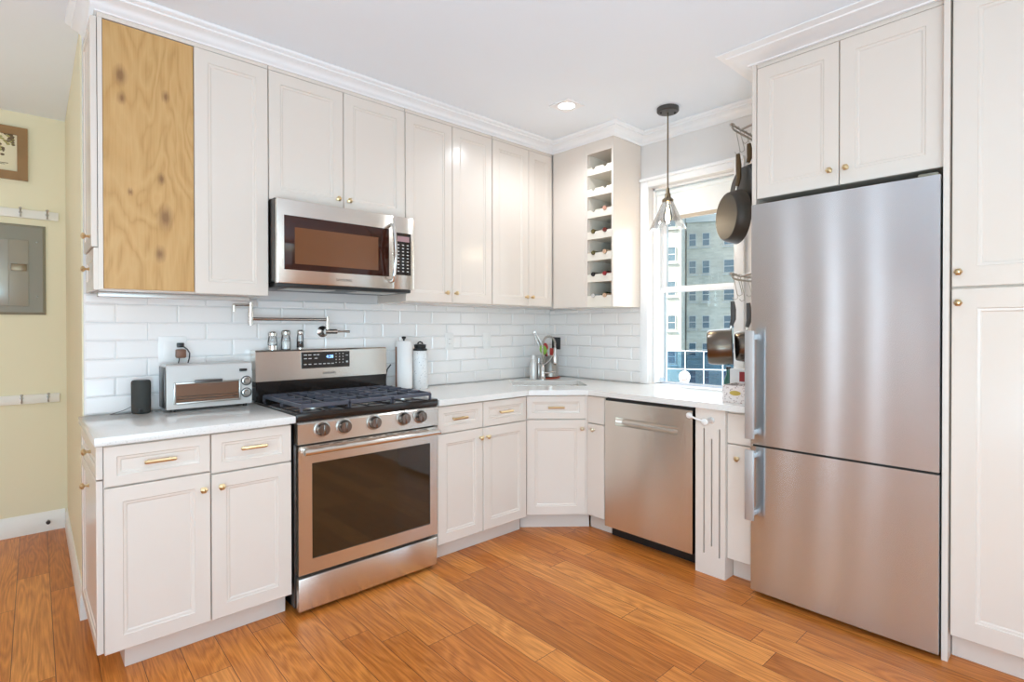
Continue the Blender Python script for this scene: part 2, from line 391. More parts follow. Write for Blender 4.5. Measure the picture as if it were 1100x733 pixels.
struct('wall_front', wf, 'wall')
wl = MB(); wl.box(-3.3, -3.2, -3.2, -2.2, 0, CZ); wl.box(-3.3, -3.2, .6, 4.6, 0, CZ); wl.box(-3.3, -3.2, -2.2, .6, 0, .5); wl.box(-3.3, -3.2, -2.2, .6, 2.45, CZ)
struct('wall_left', wl, 'wall')
def baseboard(name, path, h=.125, t=.014):
    prof = [(0, 0), (t, 0), (t, h - .03), (t * .75, h - .022), (t * .55, h - .008), (t * .3, h), (0, h)]
    return struct(name, sweep(path, prof), 'base_trim')
def sweep(path, prof, z=0.0):
    mb = MB(); n = len(path); P = [Vector(p) for p in path]; secs = []
    for i in range(n):
        d0 = (P[i] - P[i - 1]).normalized() if i else (P[1] - P[0]).normalized()
        d1 = (P[i + 1] - P[i]).normalized() if i < n - 1 else d0
        n0, n1 = Vector((d0.y, -d0.x)), Vector((d1.y, -d1.x)); m = (n0 + n1).normalized(); m /= max(.2, m.dot(n0))
        secs.append([mb.bm.verts.new((P[i].x + m.x * d, P[i].y + m.y * d, z + h)) for d, h in prof])
    k = len(prof)
    for a, b in zip(secs, secs[1:]):
        for i in range(k): mb.bm.faces.new([a[i], a[(i + 1) % k], b[(i + 1) % k], b[i]])
    mb.bm.faces.new(secs[0]); mb.bm.faces.new(secs[-1]); return mb
baseboard('baseboard_hall', [(-3.2, 4.6), (.236, 4.6)])
baseboard('baseboard_partition', [(.2485, 4.586), (.2212, YA), (.234, YA)])
def crown(name, path, z0, proj, z1=CZ - .001):
    h = z1 - z0; p = proj
    prof = [(-.001, 0), (.10 * p, 0), (.12 * p, .10 * h), (.22 * p, .16 * h), (.30 * p, .34 * h), (.46 * p, .52 * h), (.66 * p, .62 * h), (.72 * p, .64 * h), (.74 * p, .74 * h), (.90 * p, .80 * h), (p, .90 * h), (p, h), (-.001, h)]
    return struct(name, sweep(path, prof, z0), 'trim', smooth=50)
UY, UX = 2.75, 2.945          # door fronts of the upper runs
crown('trim_1', [(.249, YA), (.249, UY + .002), (UX + .002, UY + .002), (UX + .002, 2.197), (XB - .001, 2.197), (XB - .001, 1.176)], 2.592, .080)
crown('trim_2', [(XB - .001, 1.176), (2.708, 1.176), (2.708, .38), (2.692, .38), (2.692, -.65)], 2.608, .125)

# tiled backsplash: bevelled subway tiles proud of the grout
def tile_wall(name, F, x0, x1, z0, z1, w, h, xoff, ztop):
    g = MB(F); g.box(x0, x1, -.004, -.0005, z0, z1); b = struct(name, g, 'grout')
    t = MB(F); gap = .0012; i = 0; z = ztop
    while z > z0 - h:
        a, c = max(z0, z), min(z1, z + h)
        if c - a > .01:
            x = x0 - w * 2 + ((xoff + (w / 2 if i % 2 else 0) - x0) % w)
            while x < x1:
                l, r = max(x0, x), min(x1, x + w)
                if r - l > .012:
                    l += gap; r -= gap; lo = a + gap; hi = c - gap; bv = min(.007, (r - l) / 3, (hi - lo) / 3)
                    t.rings([(l, r, lo, hi, -.003), (l, r, lo, hi, -.0065), (l + bv, r - bv, lo + bv, hi - bv, -.0105)])
                x += w
        z -= h; i += 1
    finish('tile', t, 'tile', b, 0); return b
tile_wall('wall_tile_back', FA(YA), .227, XB - .0005, .9155, 1.4635, .2500, .0852, .467, 1.4205)
tile_wall('wall_tile_right', FB(XB), -3.085, -2.198, .9155, 1.4535, .2500, .0852, -3.021, 1.4205)

# ------------------------------------------------------------------ kitchen window
wn1 = MB(FB(XB)); cw = .062
def casing_rect(mb, x0, x1, z0, z1, w, y0, y1, bottom=False, bev=.003):
    mb.box(x0 - w, x0, y0, y1, z0, z1 + w, bev); mb.box(x1, x1 + w, y0, y1, z0, z1 + w, bev); mb.box(x0, x1, y0, y1, z1, z1 + w, bev)
    if bottom: mb.box(x0, x1, y0, y1, z0, z0 + w, bev)
casing_rect(wn1, -WY1, -WY0, .9155, WZ1, cw, -.018, -.0005); wn1.box(-WY1 - cw, -WY0 + cw, -.032, -.018, WZ1 + cw - .022, WZ1 + cw, .004)
win = struct('window_1', wn1, 'trim')
sash = MB(FB(XB))
for (z0, z1, y) in ((1.565, WZ1 - .001, .150), (.920, 1.59, .118)):
    casing_rect(sash, -WY1 + .045, -WY0 - .045, z0 + (.03 if y < .13 else .035), z1 - .035, .034, y, y + .03)
    sash.box(-WY1 + .011, -WY0 - .011, y, y + .03, z0, z0 + (.008 if y < .13 else .035), .001)
sash.box(-WY1 + .001, -WY1 + .016, .05, .2, .918, WZ1 - .001); sash.box(-WY0 - .016, -WY0 - .001, .05, .2, .918, WZ1 - .001); sash.box(-WY1, -WY0, .05, .2, WZ1 - .016, WZ1 - .001)
struct('window_sash', sash, 'trim', win)
struct('window_pane', MB(FB(XB)).box(-WY1 + .04, -WY0 - .04, .163, .166, 1.6, WZ1 - .03), 'pane', win, 0)
struct('window_pane', MB(FB(XB)).box(-WY1 + .04, -WY0 - .04, .131, .134, .927, 1.56), 'pane', win, 0)
struct('window_sill', MB(FB(XB)).box(-WY1 - .001, -WY0 + .001, .001, .198, .884, .914, .003), 'trim', win)
bl = thing('roller_blind', (XB + .07, (WY0 + WY1) / 2, 2.07), 'pale roller blind pulled down over the top of the kitchen window', 'blind')
finish('fabric', MB(FB(XB)).box(-WY1 + .02, -WY0 - .02, .072, .074, 2.075, 2.272), 'blind', bl)
finish('bottom_bar', MB(FB(XB)).box(-WY1 + .02, -WY0 - .02, .066, .080, 2.05, 2.076, .004), 'blindbar', bl)
finish('roller', MB(FB(XB)).cyl((-WY1 + .018, .075, 2.252), (-WY0 - .018, .075, 2.252), .018, seg=14), 'blind', bl)

# ------------------------------------------------------------------ lower cabinets, left run
DF = 2.455
def toe(parent, F, x0, x1, y=.085, z1=.108): return finish('toe_kick', MB(F).box(x0, x1, y, y + .018, 0, z1, .001, 1), 'cab', parent)
FD = FA(DF)
c1 = thing('base_cabinet', (.575, 2.78, 0), 'white two-door base cabinet left of the range with knobs on its end', 'cabinet')
finish('body', MB().box(.236, .912, DF + .0215, YA - .002, .108, .8815), 'cab', c1)
toe(c1, FD, .305, .912); finish('toe_side', MB().box(.305, .323, DF + .104, YA - .03, 0, .107), 'cab', c1)
for x0, x1, zb in ((.236, .584, .724), (.589, .911, .712)):
    d = panel('drawer', c1, FD, x0, x1, zb, .872, .038); pull(d, FD, .409 if x0 < .4 else .748, .802)
    d = panel('door', c1, FD, x0, x1, .108, zb - .006); knob(d, FD, x1 - .028 if x0 < .4 else x0 + .034, .656)
FE = FB(.2145)
for z0, z1, kz, ky in ((.752, .872, .828, 2.66), (.108, .746, .68, 2.735)):
    d = panel('side_door', c1, FE, -YA + .016, -2.478, z0, z1, .04); knob(d, FE, -ky, kz); d['label'] = 'end panel door facing the hall'

c2 = thing('base_cabinet', (2.05, 2.78, 0), 'white two-door base cabinet between the range and the corner sink', 'cabinet')
finish('body', MB().box(1.706, 2.400, DF + .0215, YA - .002, .108, .8815), 'cab', c2); toe(c2, FD, 1.706, 2.405)
for x0, x1 in ((1.706, 2.027), (2.032, 2.384)):
    d = panel('drawer', c2, FD, x0, x1, .724, .872, .038); pull(d, FD, 1.845 if x0 < 2 else 2.196, .80)
    d = panel('door', c2, FD, x0, x1, .108, .718); knob(d, FD, x1 - .022 if x0 < 2 else x0 + .026, .664)

# diagonal sink base
DA, DB = Vector((2.402, 2.478)), Vector((2.694, 2.226)); dv = DB - DA; dl = dv.length
FG = Matrix.Translation((DA.x, DA.y, 0)) @ Matrix.Rotation(math.atan2(dv.y, dv.x), 4, 'Z')
c3 = thing('corner_sink_cabinet', (2.75, 2.6, 0), 'white diagonal corner cabinet under the sink', 'cabinet')
b = MB(FG); b.box(.004, dl - .004, .0215, .035, .108, .8815); finish('body', b, 'cab', c3)
finish('cabinet_floor', MB().prism([(2.43, 2.53), (2.745, 2.258), (3.26, 2.258), (3.26, 3.08), (2.43, 3.08)], .112, .128), 'cab', c3)
b = MB(FG); b.box(-.035, dl + .035, .085, .103, 0, .107); finish('toe_kick', b, 'cab', c3)
finish('stile', MB().prism([(2.6945, 2.2295), (2.7005, 2.2225), (2.73, 2.2225), (2.722, 2.25)], .108, .8815), 'cab', c3)
d = panel('drawer', c3, FG, .003, dl - .003, .724, .872, .038); pull(d, FG, dl * .5, .80)
d = panel('door', c3, FG, .003, dl - .003, .108, .718); knob(d, FG, dl - .028, .664, 'champ')

FX = 2.70
FR = FB(FX)
c4_ = thing('narrow_base_cabinet', (2.9, 2.15, 0), 'narrow white cabinet between the corner sink and the dishwasher', 'cabinet')
finish('body', MB().box(FX + .0215, XB - .002, 2.087, 2.222, .108, .8815), 'cab', c4_); toe(c4_, FR, -2.2615, -2.09)
flat('top_panel', c4_, FR, -2.221, -2.086, .702, .872); d = flat('door', c4_, FR, -2.221, -2.086, .108, .696); knob(d, FR, -2.165, .662, 'champ')

dw = thing('dishwasher', (2.95, 1.78, 0), 'stainless steel built-in dishwasher under the window', 'dishwasher')
finish('body', MB().box(FX + .03, XB - .02, 1.484, 2.078, .112, .874), 'gap', dw)
hole = [(-1.995, .712), (-1.575, .712), (-1.575, .762), (-1.995, .762)]
b = MB(FB(FX - .004)); b.prism([[(-2.076, .078), (-1.486, .078), (-1.486, .858), (-2.076, .858)], hole], 0, .03, Matrix.Translation((0, .03, 0)) @ UPRIGHT)
finish('door', b, 'steel', dw)
b = MB(FB(FX - .004)); b.prism([(.002 + .026 * math.sin(PI * k / 12), .025 - .025 * math.cos(PI * k / 12)) for k in range(13)] + [(.0295, .05), (.0295, 0)], -1.995, -1.575, Matrix(((0, 0, 1, 0), (1, 0, 0, 0.002), (0, 1, 0, .712), (0, 0, 0, 1))))
o = finish('pocket_handle', b, 'steel', dw); o['label'] = 'recessed bar handle'
finish('control_strip', MB(FB(FX)).box(-2.076, -1.486, .004, .028, .8585, .872), 'black', dw)
finish('toe_kick', MB(FB(FX)).box(-2.078, -1.49, .075, .09, 0, .1), 'black', dw)

pf = thing('fluted_filler_panel', (2.69, 1.385, 0), 'white upright filler panel with three long slots right of the dishwasher', 'panel')
slots = [[(-1.422, .11), (-1.414, .11), (-1.414, .775), (-1.422, .775)], [(-1.379, .155), (-1.371, .155), (-1.371, .722), (-1.379, .722)], [(-1.336, .105), (-1.328, .105), (-1.328, .778), (-1.336, .778)]]
b = MB(FB(FX - .008)); b.prism([[(-1.466, 0), (-1.302, 0), (-1.302, .8815), (-1.466, .8815)]] + slots, 0, .022, Matrix.Translation((0, .022, 0)) @ UPRIGHT)
finish('face', b, 'cab', pf, 0)
finish('backing', MB(FB(FX)).box(-1.460, -1.310, .0145, .10, .002, .88), 'gap', pf)
finish('side', MB(FB(FX)).box(-1.309, -1.302, .0145, .10, 0, .8815), 'cab', pf)

c5 = thing('base_cabinet', (2.95, 1.235, 0), 'white base cabinet with one knob squeezed beside the fridge', 'cabinet')
finish('body', MB().box(FX + .0335, XB - .002, 1.178, 1.300, .108, .8815), 'cab', c5); toe(c5, FR, -1.2998, -1.178)
FR2 = FB(FX + .012)
flat('top_panel', c5, FR2, -1.300, -1.178, .712, .866); d = flat('door', c5, FR2, -1.300, -1.178, .112, .706); knob(d, FR2, -1.243, .640)

# child latch across the dishwasher
lt = thing('safety_latch', (2.67, 1.44, .82), 'white strap safety latch joining the dishwasher door to the slotted panel', 'latch')
finish('pad', MB(FB(FX - .0045)).sphere((-1.502, -.006, .832), .019, 16, (1, .35, .85)), 'white', lt)
finish('pad', MB(FB(FX - .0085)).sphere((-1.412, -.006, .808), .020, 16, (1, .35, .85)), 'white', lt)
finish('strap', MB(FB(FX - .0105)).tube([(-1.50, -.006, .832), (-1.458, -.010, .821), (-1.414, -.006, .809)], .0055, 8), 'white', lt)
o = finish('base_plate', MB(FB(FX - .0085)).sphere((-1.375, -.0035, .822), .017, 16, (1, .3, 1)), 'silver', lt)

# ------------------------------------------------------------------ worktops and sink
sq = [(2.484, 2.688), (2.870, 2.352), (3.105, 2.640), (2.722, 2.985)]
def rounded(poly, r, n=4):
    out = []; k = len(poly)
    for i in range(k):
        p, a, b = Vector(poly[i]), Vector(poly[i - 1]), Vector(poly[(i + 1) % k]); da = (a - p).normalized(); db = (b - p).normalized()
        for j in range(n + 1):
            t = j / n; out.append(tuple((p + da * r) * (1 - t) ** 2 + p * 2 * t * (1 - t) + (p + db * r) * t * t))
    return out
wt = finish('worktop', MB().box(.206, .922, 2.428, YA - .0115, .882, .914, .003), 'quartz')
tag(wt, 'short white quartz worktop left of the range holding the toaster oven', 'worktop')
outer = [(1.700, 2.432), (2.384, 2.432), (2.672, 2.186), (2.672, 1.177), (XB - .0115, 1.177), (XB - .0115, YA - .0115), (1.700, YA - .0115)]
ct = finish('worktop', MB().prism([outer, rounded(sq, .03)], .882, .914), 'quartz')
tag(ct, 'long white quartz worktop wrapping the corner from range to fridge', 'worktop')
sk = thing('sink', (2.79, 2.66, .70), 'undermount steel sink set diagonally into the corner worktop', 'sink')
cen = Vector((2.795, 2.666))
def inset(poly, k): return [tuple(cen + (Vector(p) - cen) * k) for p in poly]
b = MB(); o_, i_ = rounded(inset(sq, 1.03), .03), rounded(inset(sq, .985), .03); i2 = rounded(inset(sq, .93), .04)
n_ = len(o_); L = [[b.bm.verts.new((x, y, z)) for x, y in l] for l, z in ((o_, .878), (o_, .881), (i_, .881), (i2, .70), (rounded(inset(sq, .97), .04), .696), (o_, .878))]
for a_, c_ in zip(L, L[1:]):
    if a_ is L[4]: break
    for i in range(n_): b.bm.faces.new([a_[i], a_[(i + 1) % n_], c_[(i + 1) % n_], c_[i]])
b.bm.faces.new(L[3]); finish('basin', b, 'steel', sk)
finish('drain', MB().lathe([(.0, .703), (.03, .703), (.042, .7012), (.042, .7008)], Matrix.Translation((2.795, 2.666, 0)), 20), 'chrome', sk)

# ------------------------------------------------------------------ wall cabinets, left run
FU = FA(UY); ZB, ZT = 1.466, 2.572
u1 = thing('wall_cabinet', (.59, 2.92, ZB), 'tall white wall cabinet at the left end with a bare plywood panel in front', 'cabinet')
finish('body', MB().box(.2495, .915, UY + .0215, YA - .002, ZB, 2.66), 'cab', u1)
o = finish('plywood_panel', MB(FU).box(.268, .594, .003, .0205, ZB + .006, ZT - .002, .001, 1), 'ply', u1); o['label'] = 'unpainted knotty plywood panel where a door is missing'
finish('stile', MB(FU).box(.2505, .2665, -.001, .0205, ZB + .002, ZT), 'cab', u1)
d = panel('door', u1, FU, .597, .914, ZB, ZT)
finish('frieze', MB(FU).box(.2505, .915, .004, .0205, ZT + .003, 2.60), 'cab', u1)
for z0, z1, kz, ky, px in ((1.640, ZT, 1.685, 2.80, .222), (ZB, 1.636, 1.56, 2.915, .229)):
    FQ = FB(px + .006); d = panel('side_door', u1, FQ, -YA + .012, -UY - .004, z0, z1, .045, deep=.007); knob(d, FQ, -ky, kz); d['label'] = 'end panel door facing the hall'
ls = finish('light_bar', MB().box(.262, .87, 2.90, 2.955, ZB - .021, ZB - .0005, .003), 'silver')
tag(ls, 'slim light bar under the left-end wall cabinet above the tiles', 'light')

u2 = thing('wall_cabinet', (1.305, 2.92, 1.94), 'short white two-door wall cabinet directly above the microwave', 'cabinet')
finish('body', MB().box(.9185, 1.6835, UY + .0215, YA - .002, 1.94, 2.66), 'cab', u2)
for x0, x1 in ((.9185, 1.302), (1.306, 1.6825)):
    d = panel('door', u2, FU, x0, x1, 1.942, ZT); knob(d, FU, x1 - .034 if x0 < 1 else x0 + .024, 1.994)
finish('frieze', MB(FU).box(.9185, 1.6825, .004, .0205, ZT + .003, 2.60), 'cab', u2)
for i, (a, m_, c_, kk) in enumerate(((1.687, 2.023, 2.353, (1.975, 2.046)), (2.357, 2.694, 2.944, (2.664, 2.722)))):
    u = thing('wall_cabinet', ((a + c_) / 2, 2.92, ZB), ['tall white two-door wall cabinet immediately right of the microwave', 'tall white two-door wall cabinet beside the inner corner, next to the wine rack run'][i], 'cabinet')
    finish('body', MB().box(a, c_ - .001 if i == 0 else XB - .005, UY + .0215, YA - .002, ZB - .004, 2.66), 'cab', u)
    for x0, x1, kx in ((a + .001, m_, kk[0]), (m_ + .004, c_ - (.002 if i == 0 else .008), kk[1])):
        d = panel('door', u, FU, x0, x1, ZB, ZT); knob(d, FU, kx, 1.527)
    finish('frieze', MB(FU).box(a, c_ - .002, .004, .0205, ZT + .003, 2.60), 'cab', u)

# wall cabinet blank and wine rack on the right wall
ub = thing('corner_wall_panel', (3.1, 2.59, 1.455), 'plain white cabinet front between the inner corner and the wine rack', 'cabinet')
finish('body', MB().box(UX + .0205, XB - .004, 2.443, UY + .0, 1.452, 2.66), 'cab', ub)
flat('face', ub, FB(UX), -UY + .002, -2.4435, 1.452, 2.598)
wrk = thing('wine_rack', (3.1, 2.32, 1.455), 'tall white built-in wine rack of seven open cubbies beside the window', 'wine rack')
Y0, Y1 = 2.2, 2.4415; RY0, RY1 = 2.217, 2.417; P_, H_ = .148, .117; ZTOP = 2.513
b = MB(); b.box(UX, XB - .004, Y0, Y0 + .014, 1.452, 2.66); b.box(UX, XB - .004, Y1 - .021, Y1, 1.452, 2.66); b.box(XB - .02, XB - .005, Y0 + .014, Y1 - .021, 1.452, 2.66)
b.box(UX, XB - .02, Y0 + .0142, Y1 - .0212, ZTOP, 2.66); finish('case', b, 'cab', wrk, 20)
b = MB(); b.box(UX + .017, XB - .021, Y0 + .0145, Y0 + .016, 1.5, ZTOP); b.box(UX + .017, XB - .021, Y1 - .023, Y1 - .0215, 1.5, ZTOP); b.box(XB - .023, XB - .0205, Y0 + .016, Y1 - .023, 1.5, ZTOP); finish('lining', b, 'cab_in', wrk, 20)
for i in range(7):
    zt = ZTOP - i * P_; zb = zt - H_; zn = zt - P_ if i < 6 else 1.452
    b = MB(FB(UX)); yl, yr = -RY1 - .003, -RY0 + .003
    pts = [(yl, zn), (yr, zn), (yr, zb + .022)]
    for cx in ((yr * .74 + yl * .26), (yr * .26 + yl * .74)):
        pts += [(cx + .0152 * math.cos(a), zb + .022 - .0150 * math.sin(a)) for a in [PI * k / 8 for k in range(9)]]
    pts += [(yl, zb + .022)]
    b.prism(pts, 0, .016, Matrix.Translation((0, .016, 0)) @ UPRIGHT)
    b.box(yl + .002, yr - .002, .0165, .29, zn + .002, zb - .014)
    finish('shelf', b, 'cab_in', wrk, 20)
def bottle(cub, side, foil, label, proto=[None]):
    zb = ZTOP - cub * P_ - H_; yl, yr = RY1 + .003, RY0 - .003; y = (yr * .74 + yl * .26) if side else (yr * .26 + yl * .74)
    z = zb + .0225
    if proto[0] is None:
        r = thing('wine_bottle', (UX - .012, y, z), label, 'bottle', 'wine bottles in the wall rack')
        T = Matrix.Translation((UX - .012, y, z)) @ Matrix.Rotation(PI / 2, 4, 'Y')
        finish('glass', MB().lathe([(.0125, .086), (.0135, .11), (.022, .13), (.0335, .15), (.0355, .165), (.0355, .272), (.032, .278), (0, .276)], T, 20), 'bottle_green', r)
        finish('foil', MB().lathe([(0, 0), (.0125, 0), (.0145, .003), (.0145, .012), (.0132, .015), (.0135, .0858), (.0, .0859)], T, 20), foil, r)
        proto[0] = (r, cub, y, z); return
    r, _, y0, z0 = proto[0]; dup(r, (0, y - y0, z - z0), label, swap={'foil': foil})
# ------------------------------------------------------------------ microwave
mw = thing('microwave', (1.30, 2.87, 1.52), 'stainless over-range microwave hung above the stove', 'microwave')
MX0, MX1, MF = .9215, 1.6835, 2.655
finish('body', MB().box(MX0, MX1, MF + .036, YA - .002, 1.535, 1.937), 'sdark', mw)
FM = FA(MF); DX = 1.552
finish('door', MB(FM).box(MX0, DX - .001, 0, .034, 1.525, 1.932, .006), 'steel', mw)
finish('control_frame', MB(FM).box(DX + .001, MX1, 0, .034, 1.525, 1.932, .006), 'steel', mw)
o = finish('window', MB(FM).box(.955, DX - .030, -.003, .004, 1.592, 1.855, .002), 'mw_glass', mw)
finish('window_mesh', MB(FM).box(1.005, 1.455, -.0036, .0, 1.622, 1.800, .0005, 1), 'mw_mesh', o)
o = finish('control_panel', MB(FM).box(DX + .008, MX1 - .022, -.003, .004, 1.605, 1.842, .002), 'blackgloss', mw)
finish('display', MB(FM).box(DX + .02, MX1 - .034, -.0036, 0, 1.793, 1.823), 'lcd', o)
b = MB(FM)
for r in range(9):
    for k in range(3):
        x = DX + .027 + k * .03; z = 1.774 - r * .0185; b.box(x - .006, x + .006, -.0036, -.002, z - .0025, z + .003)
finish('keypad', b, 'mark', o, 0)
hp = [(1.533, -.001, 1.88), (1.533, -.030, 1.872)] + [(1.533, -.034 - .018 * math.sin(PI * k / 10), 1.862 - .28 * k / 10) for k in range(11)] + [(1.533, -.030, 1.572), (1.533, -.001, 1.566)]
finish('handle', MB(FM).tube(hp, .010, 10), 'chrome', mw)
o = finish('vent', MB(FM).box(MX0 + .01, MX1 - .01, .02, .36, 1.508, 1.5345, .004), 'black', mw)
b = MB(FM)
for x0 in (.99, 1.36): b.box(x0, x0 + .25, .06, .2, 1.504, 1.5085)
finish('filter', b, 'satin', mw)
text('lettering', 'SAMSUNG', .019, Matrix.Translation((1.26, MF - .0006, 1.556)) @ UPRIGHT, 'sdark', mw)

# ------------------------------------------------------------------ range
rg = thing('range', (1.31, 2.75, 0), 'freestanding stainless gas range with five knobs and a dark oven window', 'stove')
RX0, RX1, RF = .930, 1.690, 2.432
finish('body', MB().box(RX0, RX1, RF + .042, YA - .014, .03, .885), 'sdark', rg)
for x in (RX0 + .04, RX1 - .04):
    for y in (RF + .09, YA - .08): finish('foot', MB().cyl((x, y, 0), (x, y, .031), .016), 'black', rg)
FO = FA(RF)
dr = finish('drawer', MB(FO).box(RX0 + .004, RX1 - .004, .0, .04, .022, .172, .006), 'steel', rg)
od = [(RX0 + .004, .188), (RX1 - .004, .188), (RX1 - .004, .772), (RX0 + .004, .772)]
b = MB(FO); b.prism([od, [(.996, .252), (1.640, .252), (1.640, .690), (.996, .690)]], 0, .04, Matrix.Translation((0, .04, 0)) @ UPRIGHT)
dd = finish('oven_door', b, 'steel', rg, 20)
finish('oven_window', MB(FO).box(.990, 1.645, .004, .03, .246, .696), 'oven_glass', dd)
hb = MB(FO); hb.cyl((.945, -.045, .752), (1.672, -.045, .752), .0135, seg=16)
for x in (.965, 1.652): hb.box(x - .013, x + .013, -.045, .001, .740, .764, .004)
finish('handle', hb, 'steel', dd)
b = MB(FO)
for k in range(9): b.box(1.03 + k * .068, 1.075 + k * .068, -.0007, .002, .766, .769)
finish('vent_grille', b, 'gap', dd, 0)
b = MB(FO); b.prism([(.0, .782), (.05, .782), (.05, .884), (.014, .884), (0, .872)], RX0, RX1, Matrix(((0, 0, 1, 0), (1, 0, 0, -.004), (0, 1, 0, 0), (0, 0, 0, 1))))
cp = finish('control_panel', b, 'steel', rg, 20)
for kx in (1.041, 1.148, 1.305, 1.472, 1.572):
    T = Matrix.Translation((kx, -.0035, .842)) @ Matrix.Rotation(PI / 2, 4, 'X')
    mbk = MB(FO); mbk.lathe([(.034, 0), (.034, .004), (.030, .008), (.0275, .03), (.025, .034), (0, .034)], T, 24); mbk.box(kx - .005, kx + .005, -.0415, -.036, .819, .865, .0015)
    k_ = finish('knob', mbk, 'knobsteel', rg, 30)
    finish('skirt', MB(FO).lathe([(.0345, .0005), (.0375, .0015), (.0375, .0055), (.0345, .0065)], T, 24), 'satin', k_)
cpo = finish('cooktop', MB().box(RX0 - .004, RX1 + .004, RF + .002, YA - .06, .8855, .923, .006), 'blackgloss', rg)
b = MB()
def grate(x0, x1, y0=RF + .03, y1=2.965, z=.953):
    t = .0052; mb = MB()
    def bar(xa, ya, xb, yb, zz=z):
        d = Vector((xb - xa, yb - ya)); ln = d.length; F = Matrix.Translation((xa, ya, zz)) @ Matrix.Rotation(math.atan2(d.y, d.x), 4, 'Z')
        q = MB(F); q.bm.free(); q.bm = mb.bm; q.box(0, ln, -t, t, -.013, .006, .002, 1)
    bar(x0, y0, x1, y0); bar(x0, y1, x1, y1); bar(x0, y0, x0, y1); bar(x1, y0, x1, y1)
    for k in range(1, 5): bar(x0, y0 + (y1 - y0) * k / 5, x0 + (x1 - x0) * .36, y0 + (y1 - y0) * k / 5, z + .004); bar(x1, y0 + (y1 - y0) * k / 5, x1 - (x1 - x0) * .36, y0 + (y1 - y0) * k / 5, z + .004)
    bar((x0 + x1) / 2, y0, (x0 + x1) / 2, y1)
    for x in (x0, x1):
        for y in (y0, (y0 + y1) / 2, y1): mb.box(x - t, x + t, y - t, y + t, .9235, z)
    return finish('grate', mb, 'iron', rg, 20)
gw = (RX1 - RX0 - .07) / 3
for k in range(3): grate(RX0 + .03 + k * (gw + .005), RX0 + .03 + k * (gw + .005) + gw)
for x, y, r in ((1.06, 2.58, .042), (1.06, 2.84, .034), (1.31, 2.71, .05), (1.56, 2.58, .046), (1.56, 2.84, .032)):
    bb = finish('burner', MB().lathe([(r * 1.15, .9235), (r * 1.15, .928), (r, .932), (0, .932)], Matrix.Translation((x, y, 0)), 24), 'satin', rg)
    finish('burner_cap', MB().lathe([(r * .8, .9322), (r * .8, .937), (r * .72, .939), (0, .939)], Matrix.Translation((x, y, 0)), 24), 'iron', bb)
BY = 2.985
finish('back_riser', MB().box(RX0, RX1, BY + .012, YA - .014, .923, 1.03), 'blackgloss', rg)
b = MB(); b.prism([(0, 1.025), (.085, 1.025), (.085, 1.190), (.012, 1.190), (.004, 1.182)], RX0 - .004, RX1 + .002, Matrix(((0, 0, 1, 0), (1, 0, 0, BY), (0, 1, 0, 0), (0, 0, 0, 1))))
bgd = finish('backguard', b, 'steel', rg, 20)
disp = finish('display_panel', MB(FA(BY)).box(1.166, 1.448, -.0015, .004, 1.083, 1.174), 'blackgloss', rg)
b = MB(FA(BY)); rnd = random.Random(2)
for z, xs in ((1.158, (1.178, 1.202, 1.232, 1.252)), (1.138, (1.178, 1.204, 1.238)), (1.106, (1.178, 1.204, 1.235, 1.262, 1.288, 1.312, 1.336))):
    for x in xs: b.box(x, x + .014 + rnd.random() * .004, -.0022, -.001, z - .0025, z + .0025)
for r in range(4):
    for k in range(3): b.box(1.362 + k * .021, 1.367 + k * .021, -.0022, -.001, 1.107 + r * .017, 1.112 + r * .017)
b.box(1.424, 1.438, -.0022, -.001, 1.148, 1.152); b.box(1.426, 1.438, -.0022, -.001, 1.108, 1.117)
finish('button_lettering', b, 'mark', disp, 0)
text('clock_digits', '4:28', .024, Matrix.Translation((1.327, BY - .0022, 1.145)) @ UPRIGHT, 'blue', disp)
text('lettering', 'SAMSUNG', .017, Matrix.Translation((1.325, BY - .0006, 1.052)) @ UPRIGHT, 'sdark', rg)

# ------------------------------------------------------------------ fridge wall
fr = thing('refrigerator', (2.98, .785, 0), 'tall stainless bottom-freezer refrigerator filling the right side', 'refrigerator')
FYL, FYR, FFX = 1.148, .418, 2.645
finish('body', MB().box(FFX + .075, XB - .02, FYR + .008, FYL - .004, .03, 1.895), 'grey', fr)
def fdoor(z0, z1):
    mb = MB(); pts = []
    for k in range(13):
        t = k / 12; pts.append((FYR + (FYL - FYR) * t, FFX - .004 * math.sin(PI * t)))
    poly = [(x, y) for y, x in pts] + [(FFX + .068, FYL), (FFX + .068, FYR)]
    mb.prism(poly, z0, z1); return mb
d1 = finish('freezer_door', fdoor(.028, .731), 'fridge', fr, 25); d2 = finish('door', fdoor(.741, 1.904), 'fridge', fr, 25)
for d, z0, z1 in ((d1, .385, .722), (d2, .775, 1.293)):
    h = MB(); h.box(2.578, 2.592, FYL - .040, FYL + .004, z0, z1, .004)
    for z in (z0 + .03, z1 - .03): h.box(2.590, FFX + .002, FYL - .030, FYL - .012, z - .012, z + .012, .002)
    finish('handle', h, 'handle', d, 30)
finish('gasket', MB().box(FFX + .012, FFX + .07, FYR + .004, FYL - .004, .7315, .7405), 'gap', fr)
finish('base_grille', MB().box(FFX + .05, FFX + .075, FYR + .01, FYL - .01, .004, .0275), 'black', fr)
finish('hinge_cover', MB().box(FFX + .02, FFX + .1, FYR + .01, FYR + .075, 1.9045, 1.920, .004), 'grey', fr)

